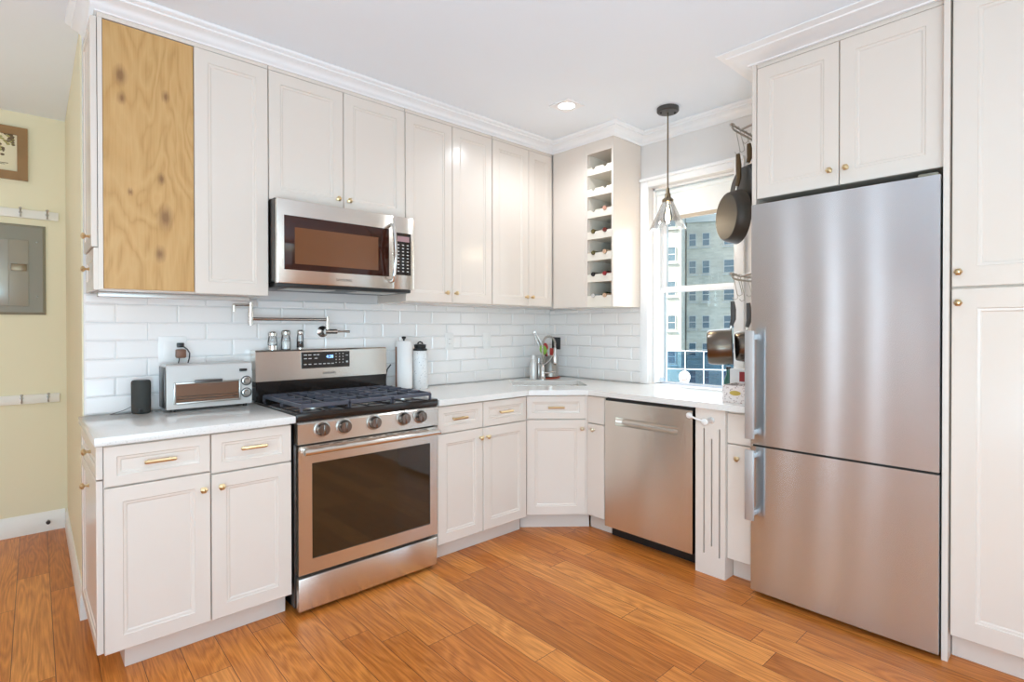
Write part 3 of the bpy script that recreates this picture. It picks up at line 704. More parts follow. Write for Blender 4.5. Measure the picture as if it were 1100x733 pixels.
oc = thing('fridge_surround_cabinet', (3.0, .79, 0), 'white two-door cabinet over the fridge with full-height side panels', 'cabinet')
OX = 2.71; FW = FB(OX)
finish('body', MB().box(OX + .0215, XB - .003, .4165, 1.152, 1.952, 2.66), 'cab', oc)
o = finish('side_panel', MB().box(OX, XB - .003, 1.154, 1.174, 0, 2.66), 'cab', oc)
o = finish('side_panel', MB().box(2.674, XB - .003, .394, .4135, 0, 2.66), 'cab', oc)
for y0, y1, ky in ((1.151, .790, .822), (.786, .4165, .757)):
    d = panel('door', oc, FW, -y0, -y1, 1.946, 2.588, .06); knob(d, FW, -ky, 2.014)
finish('frieze', MB(FW).box(-1.152, -.4165, .004, .0205, 2.591, 2.615), 'cab', oc)
pn = thing('pantry_cabinet', (3.0, -.1, 0), 'full-height white pantry cupboard at the right edge of the kitchen', 'cabinet')
FP = FB(2.69)
finish('body', MB().box(2.7115, XB - .003, -.62, .391, .1, 2.66), 'cab', pn)
finish('toe_kick', MB().box(2.75, 2.768, -.62, .391, 0, .099), 'cab', pn)
for z0, z1, kz in ((.102, 1.458, 1.403), (1.466, 2.60, 1.522)):
    d = panel('door', pn, FP, -.389, .10, z0, z1, .075); knob(d, FP, -.366, kz)
    panel('door', pn, FP, .104, .615, z0, z1, .075)

# ------------------------------------------------------------------ small things on the left worktop
sp = thing('smart_speaker', (.435, 3.03, .9145), 'dark grey cylindrical speaker left of the toaster oven', 'speaker')
T = Matrix.Translation((.430, 3.015, .9145))
finish('body', MB().lathe([(.034, 0), (.0375, .004), (.0385, .02), (.0385, .143), (.036, .150), (.033, .152), (0, .152)], T, 32), 'char', sp)
finish('top_plate', MB().lathe([(.031, .1522), (.031, .1532), (0, .1532)], T, 32), 'black', sp)
finish('jack', MB().box(.416, .428, 2.972, 2.9775, .925, .937, .001), 'black', sp)
pc = finish('power_cord', MB().tube([(.395, 3.03, .945), (.365, 3.045, .928), (.33, 3.05, .918), (.315, 3.03, .9165), (.34, 3.01, .9165), (.392, 3.02, .9165)], .0013, 6), 'black')
tag(pc, 'thin black cord looping left of the grey speaker', 'cord')
to = thing('toaster_oven', (.71, 2.99, .9145), 'silver toaster oven with glass door and two dials on the worktop', 'toaster oven')
TF = 2.925; FT = FA(TF); TX0, TX1, TZ0, TZ1 = .515, .888, .9275, 1.137
b = MB(); b.prism([(.0, TZ0), (.135, TZ0), (.135, TZ1 - .01), (.12, TZ1), (.02, TZ1), (.006, TZ1 - .006), (.0, TZ1 - .02)], TX0, TX1, Matrix(((0, 0, 1, 0), (1, 0, 0, TF), (0, 1, 0, 0), (0, 0, 0, 1))))
finish('body', b, 'silver', to, 25)
finish('side_cover', MB().box(TX0 - .006, TX0 - .0005, TF + .022, TF + .137, TZ0 + .004, TZ1 - .012, .002), 'sdark', to)
for x in (.545, .86):
    for y in (TF + .02, TF + .115): finish('foot', MB().cyl((x, y, .9145), (x, y, .9277), .010), 'black', to)
b = MB(FT); casing_rect(b, .552, .826, TZ0 + .022, TZ0 + .116, .009, -.010, -.0005, True, .002); d = finish('door', b, 'satin', to)
b = MB(FT); b.box(.553, .825, -.002, -.0006, TZ0 + .023, TZ0 + .115); o = finish('interior_view', b, 'heater', d); o['label'] = 'brown inside seen through the door'  # flat brown panel behind the door glass
b = MB(FT)
for z in (.045, .058): b.cyl((.553, -.004, TZ0 + z), (.825, -.004, TZ0 + z), .0016, seg=6)
finish('wire_rack', b, 'chrome', d)
finish('glass', MB(FT).box(.552, .826, -.0085, -.007, TZ0 + .022, TZ0 + .116), 'glass', d)
b = MB(FT); b.box(.625, .745, -.032, -.022, TZ0 + .121, TZ0 + .135, .003)
for x in (.635, .735): b.box(x - .006, x + .006, -.024, -.009, TZ0 + .121, TZ0 + .132)
finish('handle', b, 'sdark', d)
for z in (TZ0 + .115, TZ0 + .055):
    T = Matrix.Translation((.862, 0, z)) @ Matrix.Rotation(PI / 2, 4, 'X')
    k_ = finish('dial', MB(FT).lathe([(.0205, -.001), (.0205, .003), (.015, .005), (.014, .020), (.012, .022), (0, .022)], T, 24), 'satin', to)
    finish('dial_ring', MB(FT).lathe([(.0245, -.0005), (.0245, .0022), (.0208, .0022)], T, 24), 'black', k_)
finish('lever', MB(FT).box(.828, .862, -.014, -.0005, TZ0 + .165, TZ0 + .177, .002), 'black', to)

ol = thing('wall_outlet', (.57, YA - .012, 1.14), 'double outlet plate with plugs behind the toaster oven', 'outlet', 'backsplash outlets')
FO_ = FA(YA - .0106)
finish('plate', MB(FO_).box(.508, .628, -.005, .0, 1.142, 1.268, .002), 'white', ol)
o = finish('switch', MB(FO_).box(.530, .565, -.0075, -.0045, 1.168, 1.244, .001), 'white', ol)
finish('socket', MB(FO_).box(.583, .612, -.0065, -.0045, 1.17, 1.242, .001), 'white', ol)
pl = thing('plug', (.60, YA - .03, 1.19), 'brown plug in the outlet above the toaster oven', 'plug')
finish('body', MB(FO_).box(.578, .620, -.045, -.0075, 1.162, 1.205, .006), 'copper', pl)
finish('cord', MB(FO_).tube([(.592, -.03, 1.163), (.592, -.028, 1.155), (.592, -.012, 1.14), (.594, -.006, 1.08), (.59, -.004, .99), (.585, -.004, .93)], .0022, 6), 'black', pl)
pl = thing('plug', (.60, YA - .03, 1.23), 'small black plug above the brown one with a curved cord', 'plug')
finish('body', MB(FO_).box(.584, .614, -.028, -.0075, 1.214, 1.236, .003), 'black', pl)
finish('cord', MB(FO_).tube([(.606, -.024, 1.222), (.622, -.05, 1.205), (.632, -.052, 1.185), (.634, -.034, 1.16), (.634, -.012, 1.142), (.628, -.006, 1.09), (.62, -.004, 1.0), (.615, -.004, .93)], .003, 6), 'black', pl)
for x, lab, sw_ in ((2.237, 'white outlet on the tiles right of the dotted bottle', 0), (2.579, 'white switch plate on the tiles nearest the corner sink', 1)):
    t_ = thing('wall_outlet' if not sw_ else 'light_switch', (x, YA - .012, 1.155), lab, 'outlet' if not sw_ else 'switch')
    finish('plate', MB(FO_).box(x - .036, x + .036, -.005, 0, 1.155, 1.272, .002), 'white', t_)
    o = finish('insert' if not sw_ else 'rocker', MB(FO_).box(x - .018, x + .018, -.008, -.0045, 1.178, 1.249, .0015), 'white', t_)
    if not sw_:
        b = MB(FO_)
        for z in (1.197, 1.231):
            for dx in (-.006, .006): b.box(x + dx - .001, x + dx + .001, -.0084, -.0078, z - .004, z + .004)
        finish('slots', b, 'gap', o, 0)

# pot filler
pt = thing('pot_filler', (1.325, 3.06, 1.28), 'nickel folding pot filler tap on the tiles above the range', 'tap')
VX, VZ = 1.345, 1.288; py = YA - .0106
finish('flange', MB().lathe([(.033, 0), (.033, .005), (.022, .012), (.014, .018), (.014, .07)], Matrix.Translation((VX - .02, py, VZ)) @ Matrix.Rotation(PI / 2, 4, 'X'), 24), 'chrome', pt)
b = MB(); b.cyl((VX - .035, py - .07, VZ), (VX + .035, py - .07, VZ), .015); b.cyl((VX - .02, py - .07, VZ), (VX - .02, py - .07, VZ + .085), .0105); finish('valve', b, 'chrome', pt)
b = MB(); b.cyl((VX + .035, py - .07, VZ), (VX + .06, py - .07, VZ), .006); b.cyl((VX + .055, py - .07, VZ), (VX + .115, py - .07, VZ - .001), .0055, .0068); finish('lever', b, 'chrome', pt)
JX = .905
finish('arm', MB().cyl((VX - .02, py - .07, VZ + .068), (JX, py - .085, VZ + .068), .0085), 'chrome', pt)
b = MB(); b.cyl((JX, py - .085, VZ + .035), (JX, py - .085, VZ + .155), .012); b.cyl((JX, py - .085, VZ + .075), (JX, py - .085, VZ + .105), .0138); finish('joint', b, 'chrome', pt)
b = MB(); b.cyl((JX, py - .085, VZ + .14), (JX - .09, py - .10, VZ + .138), .0065); b.cyl((JX - .085, py - .099, VZ + .138), (JX - .085, py - .099, VZ + .105), .0075); finish('spout', b, 'chrome', pt)

# shakers on the range
def shaker(name, x, h, r, fill, label, capm, bottom=0.0):
    t_ = thing(name, (x, 3.03, 1.1905), label, 'shaker', 'seasoning shakers on top of the range')
    T = Matrix.Translation((x, 3.03, 1.1905)); g = h * .74
    finish('glass', MB().lathe([(r * .9, bottom), (r, bottom + .003), (r, g * .6), (r * .82, g)], T, 18), 'glass', t_)
    finish('contents', MB().lathe([(r * .8, bottom + .004), (r * .88, g * .55), (0, g * .55)], T, 18), fill, t_)
    finish('cap', MB().lathe([(r * .84, g + .0005), (r * .95, g + .004), (r * .95, h * .93), (r * .7, h), (0, h)], T, 18), capm, t_)
    if bottom: finish('base', MB().lathe([(r * 1.08, 0), (r * 1.08, bottom - .001), (0, bottom - .001)], T, 18), capm, t_)
shaker('salt_shaker', 1.026, .098, .024, 'salt', 'glass shaker with domed chrome cap, leftmost of three on the range', 'chrome', .024)
shaker('salt_shaker', 1.097, .106, .025, 'salt', 'clear glass jar shaker with brushed lid, middle of three on the range', 'satin')
shaker('pepper_grinder', 1.176, .108, .019, 'pepper', 'slim clear pepper grinder with dark peppercorns on the range', 'chrome', .008)

# paper towels, bottle, cord
pt2 = thing('paper_towel_holder', (1.815, 2.99, .9145), 'roll of white paper towels on a holder right of the range', 'paper towels')
T = Matrix.Translation((1.815, 2.985, .9145))
finish('base', MB().lathe([(.056, 0), (.056, .006), (.05, .010), (0, .010)], T, 28), 'black', pt2)
finish('roll', MB().lathe([(.051, .0105), (.052, .014), (.052, .308), (.050, .312), (.02, .312), (.018, .305), (0, .305)], T, 32), 'paper', pt2)
finish('finial', MB().lathe([(.006, .306), (.006, .322), (.010, .325), (.014, .334), (.012, .340), (0, .341)], T, 18), 'black', pt2)
finish('side_arm', MB().box(1.756, 1.762, 2.98, 2.99, .925, 1.19, .001), 'copper', pt2)
wb = thing('water_bottle', (1.935, 2.99, .9145), 'white dotted water bottle with black lid next to the paper towels', 'bottle')
T = Matrix.Translation((1.94, 2.99, .9145))
finish('body', MB().lathe([(.046, 0), (.0485, .004), (.0485, .215), (.045, .240), (.041, .246), (0, .246)], T, 32), 'bottle_pat', wb)
finish('lid', MB().lathe([(.043, .2465), (.0455, .25), (.0455, .258), (.036, .262), (.038, .275), (.040, .285), (.025, .290), (0, .290)], T, 24), 'black', wb)
finish('loop', MB().tube([(1.922, 2.99, 1.20), (1.925, 2.99, 1.213), (1.94, 2.99, 1.218), (1.955, 2.99, 1.213), (1.958, 2.99, 1.20)], .005, 8), 'black', wb)
tag(finish('power_cord', MB().tube([(1.722, 3.02, .917), (1.722, 3.05, .95), (1.728, 3.06, 1.0), (1.742, 3.065, 1.045), (1.765, 3.06, 1.075)], .0045, 8), 'black'), 'black cord rising behind the range beside the paper towels', 'cord')

# faucet and things around the sink
fx, fy = 2.958, 2.868; dr_ = Vector((-.62, -.78, 0)).normalized()
fc = thing('kitchen_faucet', (fx, fy, .9145), 'chrome spring-neck faucet behind the corner sink', 'faucet')
F0 = Vector((fx, fy, .9145)); lat = Vector((.7, -.6, 0)).normalized()
finish('base', MB().lathe([(.026, 0), (.026, .006), (.02, .012), (.016, .03), (.016, .10), (.012, .11), (0, .11)], Matrix.Translation(F0), 20), 'chrome', fc)
arc = [F0 + Vector((0, 0, z)) for z in (.10, .16, .22, .27)] + [F0 + lat * (.047 - .047 * math.cos(PI * k / 12)) + Vector((0, 0, .27 + .058 * math.sin(PI * k / 12))) for k in range(1, 13)] + [F0 + lat * .094 + Vector((0, 0, z)) for z in (.255, .245)]
finish('hose', MB().tube(arc, .0055, 8), 'satin', fc)
coil = []; L_ = [0]
for a_, b_ in zip(arc, arc[1:]): L_.append(L_[-1] + (b_ - a_).length)
for k in range(34 * 8 + 1):
    s_ = L_[-1] * k / (34 * 8); i = max(j for j in range(len(L_)) if L_[j] <= s_ + 1e-9); i = min(i, len(arc) - 2)
    q = (s_ - L_[i]) / (L_[i + 1] - L_[i]); p_ = arc[i].lerp(arc[i + 1], q); tg = (arc[i + 1] - arc[i]).normalized(); nn = tg.cross(lat.cross(Vector((0, 0, 1)))).normalized(); bb = tg.cross(nn)
    an = 2 * PI * k / 8; coil.append(p_ + nn * .0095 * math.cos(an) + bb * .0095 * math.sin(an))
finish('spring', MB().tube(coil, .0017, 5), 'chrome', fc)
b = MB(); e_ = F0 + lat * .094; b.lathe([(.008, .245), (.012, .235), (.012, .20), (.016, .19), (.018, .12), (.016, .112), (0, .112)][::-1], Matrix.Translation(e_), 18); finish('spray_head', b, 'chrome', fc)
finish('support_arm', MB().tube([F0 + Vector((0, 0, .105)), F0 + lat * .05 + Vector((0, 0, .14)), F0 + lat * .076 + Vector((0, 0, .178))], .0045, 8), 'chrome', fc)
finish('lever', MB().tube([F0 + Vector((0, 0, .05)), F0 + lat * .05 + Vector((0, 0, .052)), F0 + lat * .10 + Vector((0, 0, .06))], [.006, .006, .0045], 8), 'chrome', fc)
sb = thing('soap_bottle', (2.925, 2.925, .9145), 'frosted white bottle with a narrow cap left of the faucet', 'bottle')
T = Matrix.Translation((2.925, 2.935, .9145))
finish('body', MB().lathe([(.026, 0), (.029, .004), (.029, .12), (.022, .145), (.012, .155), (0, .155)], T, 24), 'silver', sb)
finish('cap', MB().lathe([(.0125, .1555), (.0125, .18), (.010, .184), (0, .184)], T, 16), 'white', sb)
sd = thing('soap_dispenser', (2.972, 2.925, .9145), 'small steel soap pump between the white bottle and the utensil crock', 'dispenser')
T = Matrix.Translation((2.985, 2.935, .9145))
finish('body', MB().lathe([(.021, 0), (.022, .003), (.022, .11), (.012, .125), (0, .125)], T, 20), 'satin', sd)
finish('pump', MB().lathe([(.006, .1255), (.006, .15), (.011, .151), (.011, .158), (0, .159)], T, 14), 'chrome', sd)
cr = thing('utensil_crock', (3.095, 2.90, .9145), 'steel crock of cooking utensils right of the faucet', 'crock')
CX, CY = 3.085, 2.905; T = Matrix.Translation((CX, CY, .9145))
finish('body', MB().lathe([(.055, .012), (.0585, .016), (.0585, .170), (.0595, .172), (.055, .172), (.054, .02), (0, .018)], T, 32), 'satin', cr)
tr_ = finish('spoon_rest', MB().lathe([(.0, 0), (.085, 0), (.100, .008), (.104, .012), (.098, .0115), (.083, .005), (0, .005)], Matrix.Translation((3.06, 2.888, .9148)) @ Matrix.Diagonal((1, .62, 1, 1)), 28), 'tray')
tag(tr_, 'shallow red tray under the utensil crock', 'tray')
def utensil(name, label, base, top, rod, head, headmat, rodmat):
    t_ = thing(name, base, label, 'utensil', 'utensils in the steel crock'); finish('handle', MB().tube([base, top], rod, 8), rodmat, t_)
    mb = MB(Matrix.Translation(top) @ (Vector(top) - Vector(base)).to_track_quat('Z', 'Y').to_matrix().to_4x4()); head(mb); finish('head', mb, headmat, t_)
zc = .94
ua = Vector((.73, -.68, 0)); up_ = lambda a, z: tuple(Vector((CX, CY, 0)) + ua * a + Vector((0, 0, z)))
uf_ = lambda a, d, z: tuple(Vector((CX, CY, 0)) + ua * a + Vector((-.68, -.73, 0)) * d + Vector((0, 0, z)))
utensil('spatula', 'black slotted turner at the right of the utensil crock', uf_(.040, -.014, zc), uf_(.044, -.012, 1.14), .005, lambda m: m.box(-.004, .004, -.036, .036, 0, .095, .003), 'black', 'black')
utensil('spatula', 'red silicone spatula at the right front of the crock', uf_(.010, .022, zc), uf_(.012, .024, 1.095), .005, lambda m: m.box(-.005, .005, -.025, .025, 0, .055, .003), 'red', 'satin')
utensil('spatula', 'red spoonula leaning left in the utensil crock', uf_(-.005, -.024, zc), uf_(-.034, -.026, 1.13), .005, lambda m: m.sphere((0, 0, .03), .03, 14, (.3, .7, 1)), 'red', 'red')
utensil('kitchen_tongs', 'steel tongs leaning out left of the utensil crock', uf_(.030, 0, zc), uf_(-.098, -.005, 1.215), .006, lambda m: (m.box(-.004, .004, -.014, -.006, -.10, .065, .002), m.box(-.004, .004, .006, .014, -.10, .065, .002), m.box(-.004, .004, -.014, .014, .055, .075, .002)), 'satin', 'satin')
utensil('ladle', 'green silicone ladle at the left of the crock', uf_(.02, .015, zc), uf_(-.046, .028, 1.105), .005, lambda m: m.sphere((0, 0, .035), .036, 14, (.4, .8, 1.1)), 'green', 'black')

# ------------------------------------------------------------------ wall rails with pans
def rail(z, label):
    r = thing('pot_rail', (2.95, 1.19, z), label, 'pot rack', 'pot rails on the fridge side panel')
    b = MB(); yb = 1.335
    for dz in (0, -.022): b.tube([(3.22, yb, z + dz), (2.90, yb, z + dz), (2.865, yb + .004, z + dz + .004), (2.85, yb + .008, z - .011 + .004)], .0055, 8)
    b.tube([(2.855, yb, z + .004), (2.845, yb + .006, z + .008), (2.838, yb + .012, z + .004)], .0085, 8); finish('rod', b, 'satin', r)
    for x in (2.93, 3.18):
        b = MB(); b.tube([(x, 1.1755, z + .02), (x, 1.24, z + .016), (x, yb, z - .004)], .0065, 8); br = finish('bracket', b, 'satin', r)
        finish('rosette', MB().lathe([(.024, 0), (.024, .004), (.016, .010), (0, .010)], Matrix.Translation((x, 1.1745, z + .02)) @ Matrix.Rotation(-PI / 2, 4, 'X'), 18), 'satin', br)
rail(2.395, 'upper metal pot rail on the fridge side panel'); rail(1.592, 'lower metal pot rail on the fridge side panel above the basket')
def hook(x, z0, z1, label):
    yb = 1.335; pts = [(x, yb - .008, z0 - .006), (x, yb - .006, z0 + .008), (x, yb + .004, z0 + .009), (x + .004, yb + .012, z0 - .01), (x + .01, yb - .006, z1 + .02), (x + .006, yb - .01, z1), (x, yb + .004, z1 - .008), (x - .006, yb + .014, z1 + .004)]
    tag(finish('hook', MB().tube(pts, .0024, 6), 'satin'), label, 'hook', 'hooks on the pot rails')
PD = Vector((-math.cos(math.radians(38)), math.sin(math.radians(38)), 0))      # where the pan bottoms face
def pan(name, c, r, depth, label, handle_len, mats, axis, grip='panhandle', hz=None):
    """hangs by its handle: axis = outward direction of the base; c = centre of the rim plane"""
    t_ = thing(name, c, label, 'pan', 'pans hung beside the fridge'); c = Vector(c)
    T = Matrix.Translation(c) @ Vector(axis).to_track_quat('Z', 'Y').to_matrix().to_4x4(); rb = r * (.90 if depth < .08 else .97)
    finish('body', MB().lathe([(r, 0), (r * 1.012, .002), (r, .006), (r * (.97 if depth < .08 else 1), depth * .45), (rb, depth * .9), (rb * .93, depth), (0, depth)], T, 40, False), mats[0], t_)
    finish('inside', MB().lathe([(r * 1.0, .0005), (r * .97, .001), (rb * .95, depth * .93), (0, depth * .94)], T, 40, False), mats[1], t_)
    ax = Vector(axis); h0 = c + Vector((0, 0, r * .98)) + ax * .012
    h = MB(); L = handle_len
    p = [h0 - Vector((0, 0, .008)), h0 + Vector((0, 0, L * .12)) - ax * .006, h0 + Vector((0, 0, L * .35)) - ax * .016, h0 + Vector((0, 0, L * .7)) - ax * .016, h0 + Vector((0, 0, L)) - ax * .012]
    h.tube([p[0], p[1]], .006, 8); finish('bracket', h, 'satin', t_)
    finish('handle', MB().tube(p[1:], [.0095, .014, .015, .011], 10), grip, t_)
pan('frying_pan', (2.905, 1.335, 1.912), .145, .068, 'dark skillet hung by its handle at the front of the upper rail', .20, ('pan', 'panin'), PD)
pan('frying_pan', (2.995, 1.315, 2.055), .155, .045, 'second black skillet hung behind the dark one, half hidden by the fridge', .12, ('panin', 'panin'), PD)
AX2 = (-.40, .92, -.05)
pan('saucepan', (2.875, 1.35, 1.205), .098, .125, 'larger steel saucepan hung from the lower rail', .15, ('pot', 'sdark'), AX2, 'grip')
pan('saucepan', (2.957, 1.300, 1.207), .088, .066, 'smaller steel saucepan hung behind the larger one', .15, ('pot', 'sdark'), AX2, 'grip')
hook(2.902, 2.395, 2.262, 'long hook holding the dark skillet on the upper rail'); hook(2.998, 2.395, 2.342, 'hook holding the second black skillet on the upper rail')
hook(2.877, 1.592, 1.468, 'long hook holding the larger saucepan on the lower rail'); hook(2.962, 1.592, 1.462, 'hook holding the smaller saucepan on the lower rail')
for x_ in (2.955, 3.05, 3.10, 3.14): hook(x_, 2.395, 2.285, 'empty hook hanging from the upper rail')
for x_ in (2.93, 3.05, 3.10): hook(x_, 1.592, 1.49, 'empty hook hanging from the lower rail')

# basket on the worktop
bk = thing('storage_basket', (2.82, 1.27, .9145), 'speckled pink basket with a gold label at the fridge end of the worktop', 'basket')
b = MB(); b.rings([(0, 0, 0, 0, 0)]) if False else None
ox0, ox1, oy0, oy1 = 2.765, 2.93, 1.185, 1.352
b.prism([[(ox0, oy0), (ox1, oy0), (ox1, oy1), (ox0, oy1)], [(ox0 + .004, oy0 + .004), (ox1 - .004, oy0 + .004), (ox1 - .004, oy1 - .004), (ox0 + .004, oy1 - .004)]], .9145, 1.005)
b.box(ox0 + .004, ox1 - .004, oy0 + .004, oy1 - .004, .9145, .918); finish('body', b, 'box', bk, 20)
finish('label_plate', MB(FB(ox0)).lathe([(.0, .0005), (.030, .0005), (.030, .002), (0, .002)], Matrix.Translation((-1.283, 0, .966)) @ Matrix.Rotation(PI / 2, 4, 'X') @ Matrix.Diagonal((1, .42, 1, 1)), 24), 'gold', bk)
jar = thing('sauce_jar', (2.83, 1.232, .9185), 'dark red lidded jar poking out of the speckled basket', 'jar')
finish('body', MB().lathe([(.032, 0), (.034, .004), (.034, .07), (.028, .08), (0, .08)], Matrix.Translation((2.83, 1.232, .9185)), 20), 'copper', jar)
finish('lid', MB().lathe([(.031, .0805), (.031, .094), (.02, .099), (0, .1)], Matrix.Translation((2.83, 1.232, .9185)), 20), 'foil_maroon', jar)
tb = thing('oil_bottle', (3.03, 1.475, .9145), 'slim dark green bottle standing behind the speckled basket', 'bottle')
T = Matrix.Translation((3.05, 1.455, .9145)); finish('body', MB().lathe([(.025, 0), (.027, .003), (.027, .085), (.012, .12), (.012, .15), (0, .15)], T, 18), 'teal', tb)
finish('cap', MB().lathe([(.014, .1505), (.014, .168), (0, .168)], T, 14), 'black', tb)
ca = thing('food_carton', (3.03, 1.36, .9145), 'white carton with a red square behind the speckled basket', 'carton')
finish('box', MB().box(3.0, 3.06, 1.27, 1.425, .9145, 1.075, .003), 'carton', ca); finish('red_square', MB().box(2.9985, 2.9998, 1.315, 1.368, 1.005, 1.06), 'foil_red', ca)

# ------------------------------------------------------------------ wine bottles
for a_ in ((2, 1, 'foil_pink', 'pink-capped wine bottle alone in the third cubby from the top'),
           (3, 0, 'foil_olive', 'olive-capped wine bottle at the left of the fourth cubby'), (3, 1, 'foil_maroon', 'maroon-capped wine bottle at the right of the fourth cubby'),
           (4, 0, 'foil_olive', 'olive-capped wine bottle at the left of the fifth cubby'), (4, 1, 'foil_tan', 'tan-capped wine bottle at the right of the fifth cubby'),
           (5, 0, 'foil_black', 'black-capped wine bottle at the left of the sixth cubby'), (5, 1, 'foil_red', 'red-capped wine bottle at the right of the sixth cubby'),
           (6, 0, 'silver', 'silver-capped wine bottle at the left of the bottom cubby'), (6, 1, 'foil_tan', 'tan-capped wine bottle at the right of the bottom cubby')): bottle(*a_)

# ------------------------------------------------------------------ ceiling fittings
dl_ = thing('recessed_downlight', (2.48, 2.20, CZ), 'square recessed downlight glowing in the white ceiling', 'ceiling light')
b = MB(); q_ = .075; b.prism([[(2.48 - q_, 2.20 - q_), (2.48 + q_, 2.20 - q_), (2.48 + q_, 2.20 + q_), (2.48 - q_, 2.20 + q_)], [(2.48 + .05 * math.cos(2 * PI * k / 20), 2.20 + .05 * math.sin(2 * PI * k / 20)) for k in range(20)]], CZ - .006, CZ - .0005)
finish('trim_ring', b, 'trim', dl_)
finish('lens', MB().lathe([(.049, CZ - .002), (.049, CZ - .004), (0, CZ - .0045)], Matrix.Translation((2.48, 2.20, 0)), 24), 'downlamp', dl_)
PX, PY = 2.972, 1.806
pd = thing('pendant_lamp', (PX, PY, CZ), 'clear glass pendant lamp hanging in front of the window', 'pendant lamp'); T = Matrix.Translation((PX, PY, 0))
o = finish('canopy', MB().lathe([(0, CZ - .001), (.066, CZ - .001), (.066, CZ - .022), (.060, CZ - .028), (0, CZ - .030)], T, 36), 'canopy', pd)
b = MB()
for s_ in (-1, 1): b.sphere((PX + s_ * .03, PY - s_ * .03, CZ - .031), .007, 10)
finish('screw', b, 'black', o)
finish('rod', MB().cyl((PX, PY, CZ - .03), (PX, PY, 2.165), .0045, seg=10), 'bronze', pd)
finish('socket', MB().lathe([(.006, 2.175), (.010, 2.165), (.012, 2.14), (.018, 2.132), (.018, 2.118), (.024, 2.108), (.034, 2.100), (.034, 2.086), (.020, 2.080), (0, 2.079)], T, 24), 'bronze', pd)
sh = MB(); segs = 32; prof = [(.030, 2.088), (.040, 2.070), (.055, 2.035), (.072, 1.995), (.092, 1.958), (.108, 1.925), (.112, 1.912)]; R_ = []
for j, (r, z) in enumerate(prof):
    w_ = (j / 6) ** 2
    R_.append([sh.bm.verts.new((PX + r * (1 + .028 * w_ * math.cos(8 * 2 * PI * i / segs)) * math.cos(2 * PI * i / segs), PY + r * (1 + .028 * w_ * math.cos(8 * 2 * PI * i / segs)) * math.sin(2 * PI * i / segs), z - .006 * w_ * math.cos(8 * 2 * PI * i / segs))) for i in range(segs)])
for a_, c_ in zip(R_, R_[1:]):
    for i in range(segs): sh.bm.faces.new([a_[i], a_[(i + 1) % segs], c_[(i + 1) % segs], c_[i]])
bmesh.ops.solidify(sh.bm, geom=sh.bm.faces[:], thickness=.0025)
finish('glass_shade', sh, 'glass', pd, 60)
bu = finish('bulb', MB().lathe([(.012, 2.079), (.013, 2.06), (.020, 2.035), (.029, 2.0), (.029, 1.985), (.022, 1.962), (.008, 1.952), (0, 1.951)], T, 24), 'glass', pd)
b = MB()
for k in range(6):
    a_ = 2 * PI * k / 5; b.cyl((PX + .006 * math.cos(a_), PY + .006 * math.sin(a_), 2.05), (PX + .013 * math.cos(a_), PY + .013 * math.sin(a_), 1.975), .0017, seg=6)
finish('filament', b, 'filament', bu)
lp = light('pendant_glow', 'POINT', (PX, PY, 1.94), 2.5, (1, .8, .55), shadow_soft_size=.02)

# ------------------------------------------------------------------ hall things
FH = FA(4.6)
ep = thing('electric_panel', (-.1, 4.59, 1.39), 'grey metal breaker panel set in the yellow hall wall', 'electric panel')
b = MB(FH); b.rings([(-.38, .148, 1.395, 1.962, -.0005), (-.38, .148, 1.395, 1.962, -.010), (-.365, .133, 1.41, 1.947, -.018)]); finish('cover', b, 'grey', ep, 20)
d = finish('door', MB(FH).box(-.30, .066, -.024, -.0185, 1.447, 1.862, .002), 'greydoor', ep)
finish('seam', MB(FH).box(-.028, -.024, -.0252, -.0238, 1.45, 1.858), 'grey', d)
finish('latch', MB(FH).box(-.016, .058, -.030, -.0245, 1.668, 1.712, .002), 'bronze', d)
b = MB(FH)
for x, z in ((.105, 1.855), (.105, 1.51)): b.sphere((x, -.0195, z), .005, 10)
finish('screw', b, 'satin', ep)
def hooks(z0, z1, kz, label):
    t_ = thing('hook_rail', (-.15, 4.59, z0), label, 'hook rack', 'hook boards on the hall wall')
    finish('board', MB(FH).box(-.60, .213, -.020, -.0005, z0, z1, .004), 'base_trim', t_)
    for x in (-.36, -.23, -.10, .029, .156):
        b = MB(FH); b.lathe([(.009, 0), (.009, .003), (0, .004)], Matrix.Translation((x, -.0202, kz)) @ Matrix.Rotation(PI / 2, 4, 'X'), 12)
        b.tube([(x, -.021, kz - .002), (x, -.048, kz + .010), (x, -.058, kz + .020)], .0042, 8); b.sphere((x, -.058, kz + .021), .008, 10)
        b.tube([(x, -.021, kz - .004), (x, -.030, kz - .026), (x, -.045, kz - .028), (x, -.05, kz - .016)], .0038, 8); finish('hook', b, 'satin', t_)
hooks(2.004, 2.058, 2.036, 'cream hook board above the breaker panel'); hooks(.830, .888, .868, 'cream hook board below the breaker panel')
pi_ = thing('picture_frame', (-.15, 4.59, 2.235), 'wooden framed botanical print high on the hall wall', 'picture')
b = MB(FH); x0, x1, z0, z1, w_ = -.40, .066, 2.238, 2.566, .05
for q in (((x0, z0), (x1, z0), (x1 - w_, z0 + w_), (x0 + w_, z0 + w_)), ((x1, z0), (x1, z1), (x1 - w_, z1 - w_), (x1 - w_, z0 + w_)), ((x1, z1), (x0, z1), (x0 + w_, z1 - w_), (x1 - w_, z1 - w_)), ((x0, z1), (x0, z0), (x0 + w_, z0 + w_), (x0 + w_, z1 - w_))):
    b.prism(list(q), .0005, .022, UPRIGHT)
finish('frame', b, 'frame', pi_, 20); finish('print', MB(FH).box(x0 + w_ - .002, x1 - w_ + .002, -.008, -.0006, z0 + w_ - .002, z1 - w_ + .002), 'print', pi_)
b = MB(FH); g_ = MB(FH); rnd = random.Random(5)
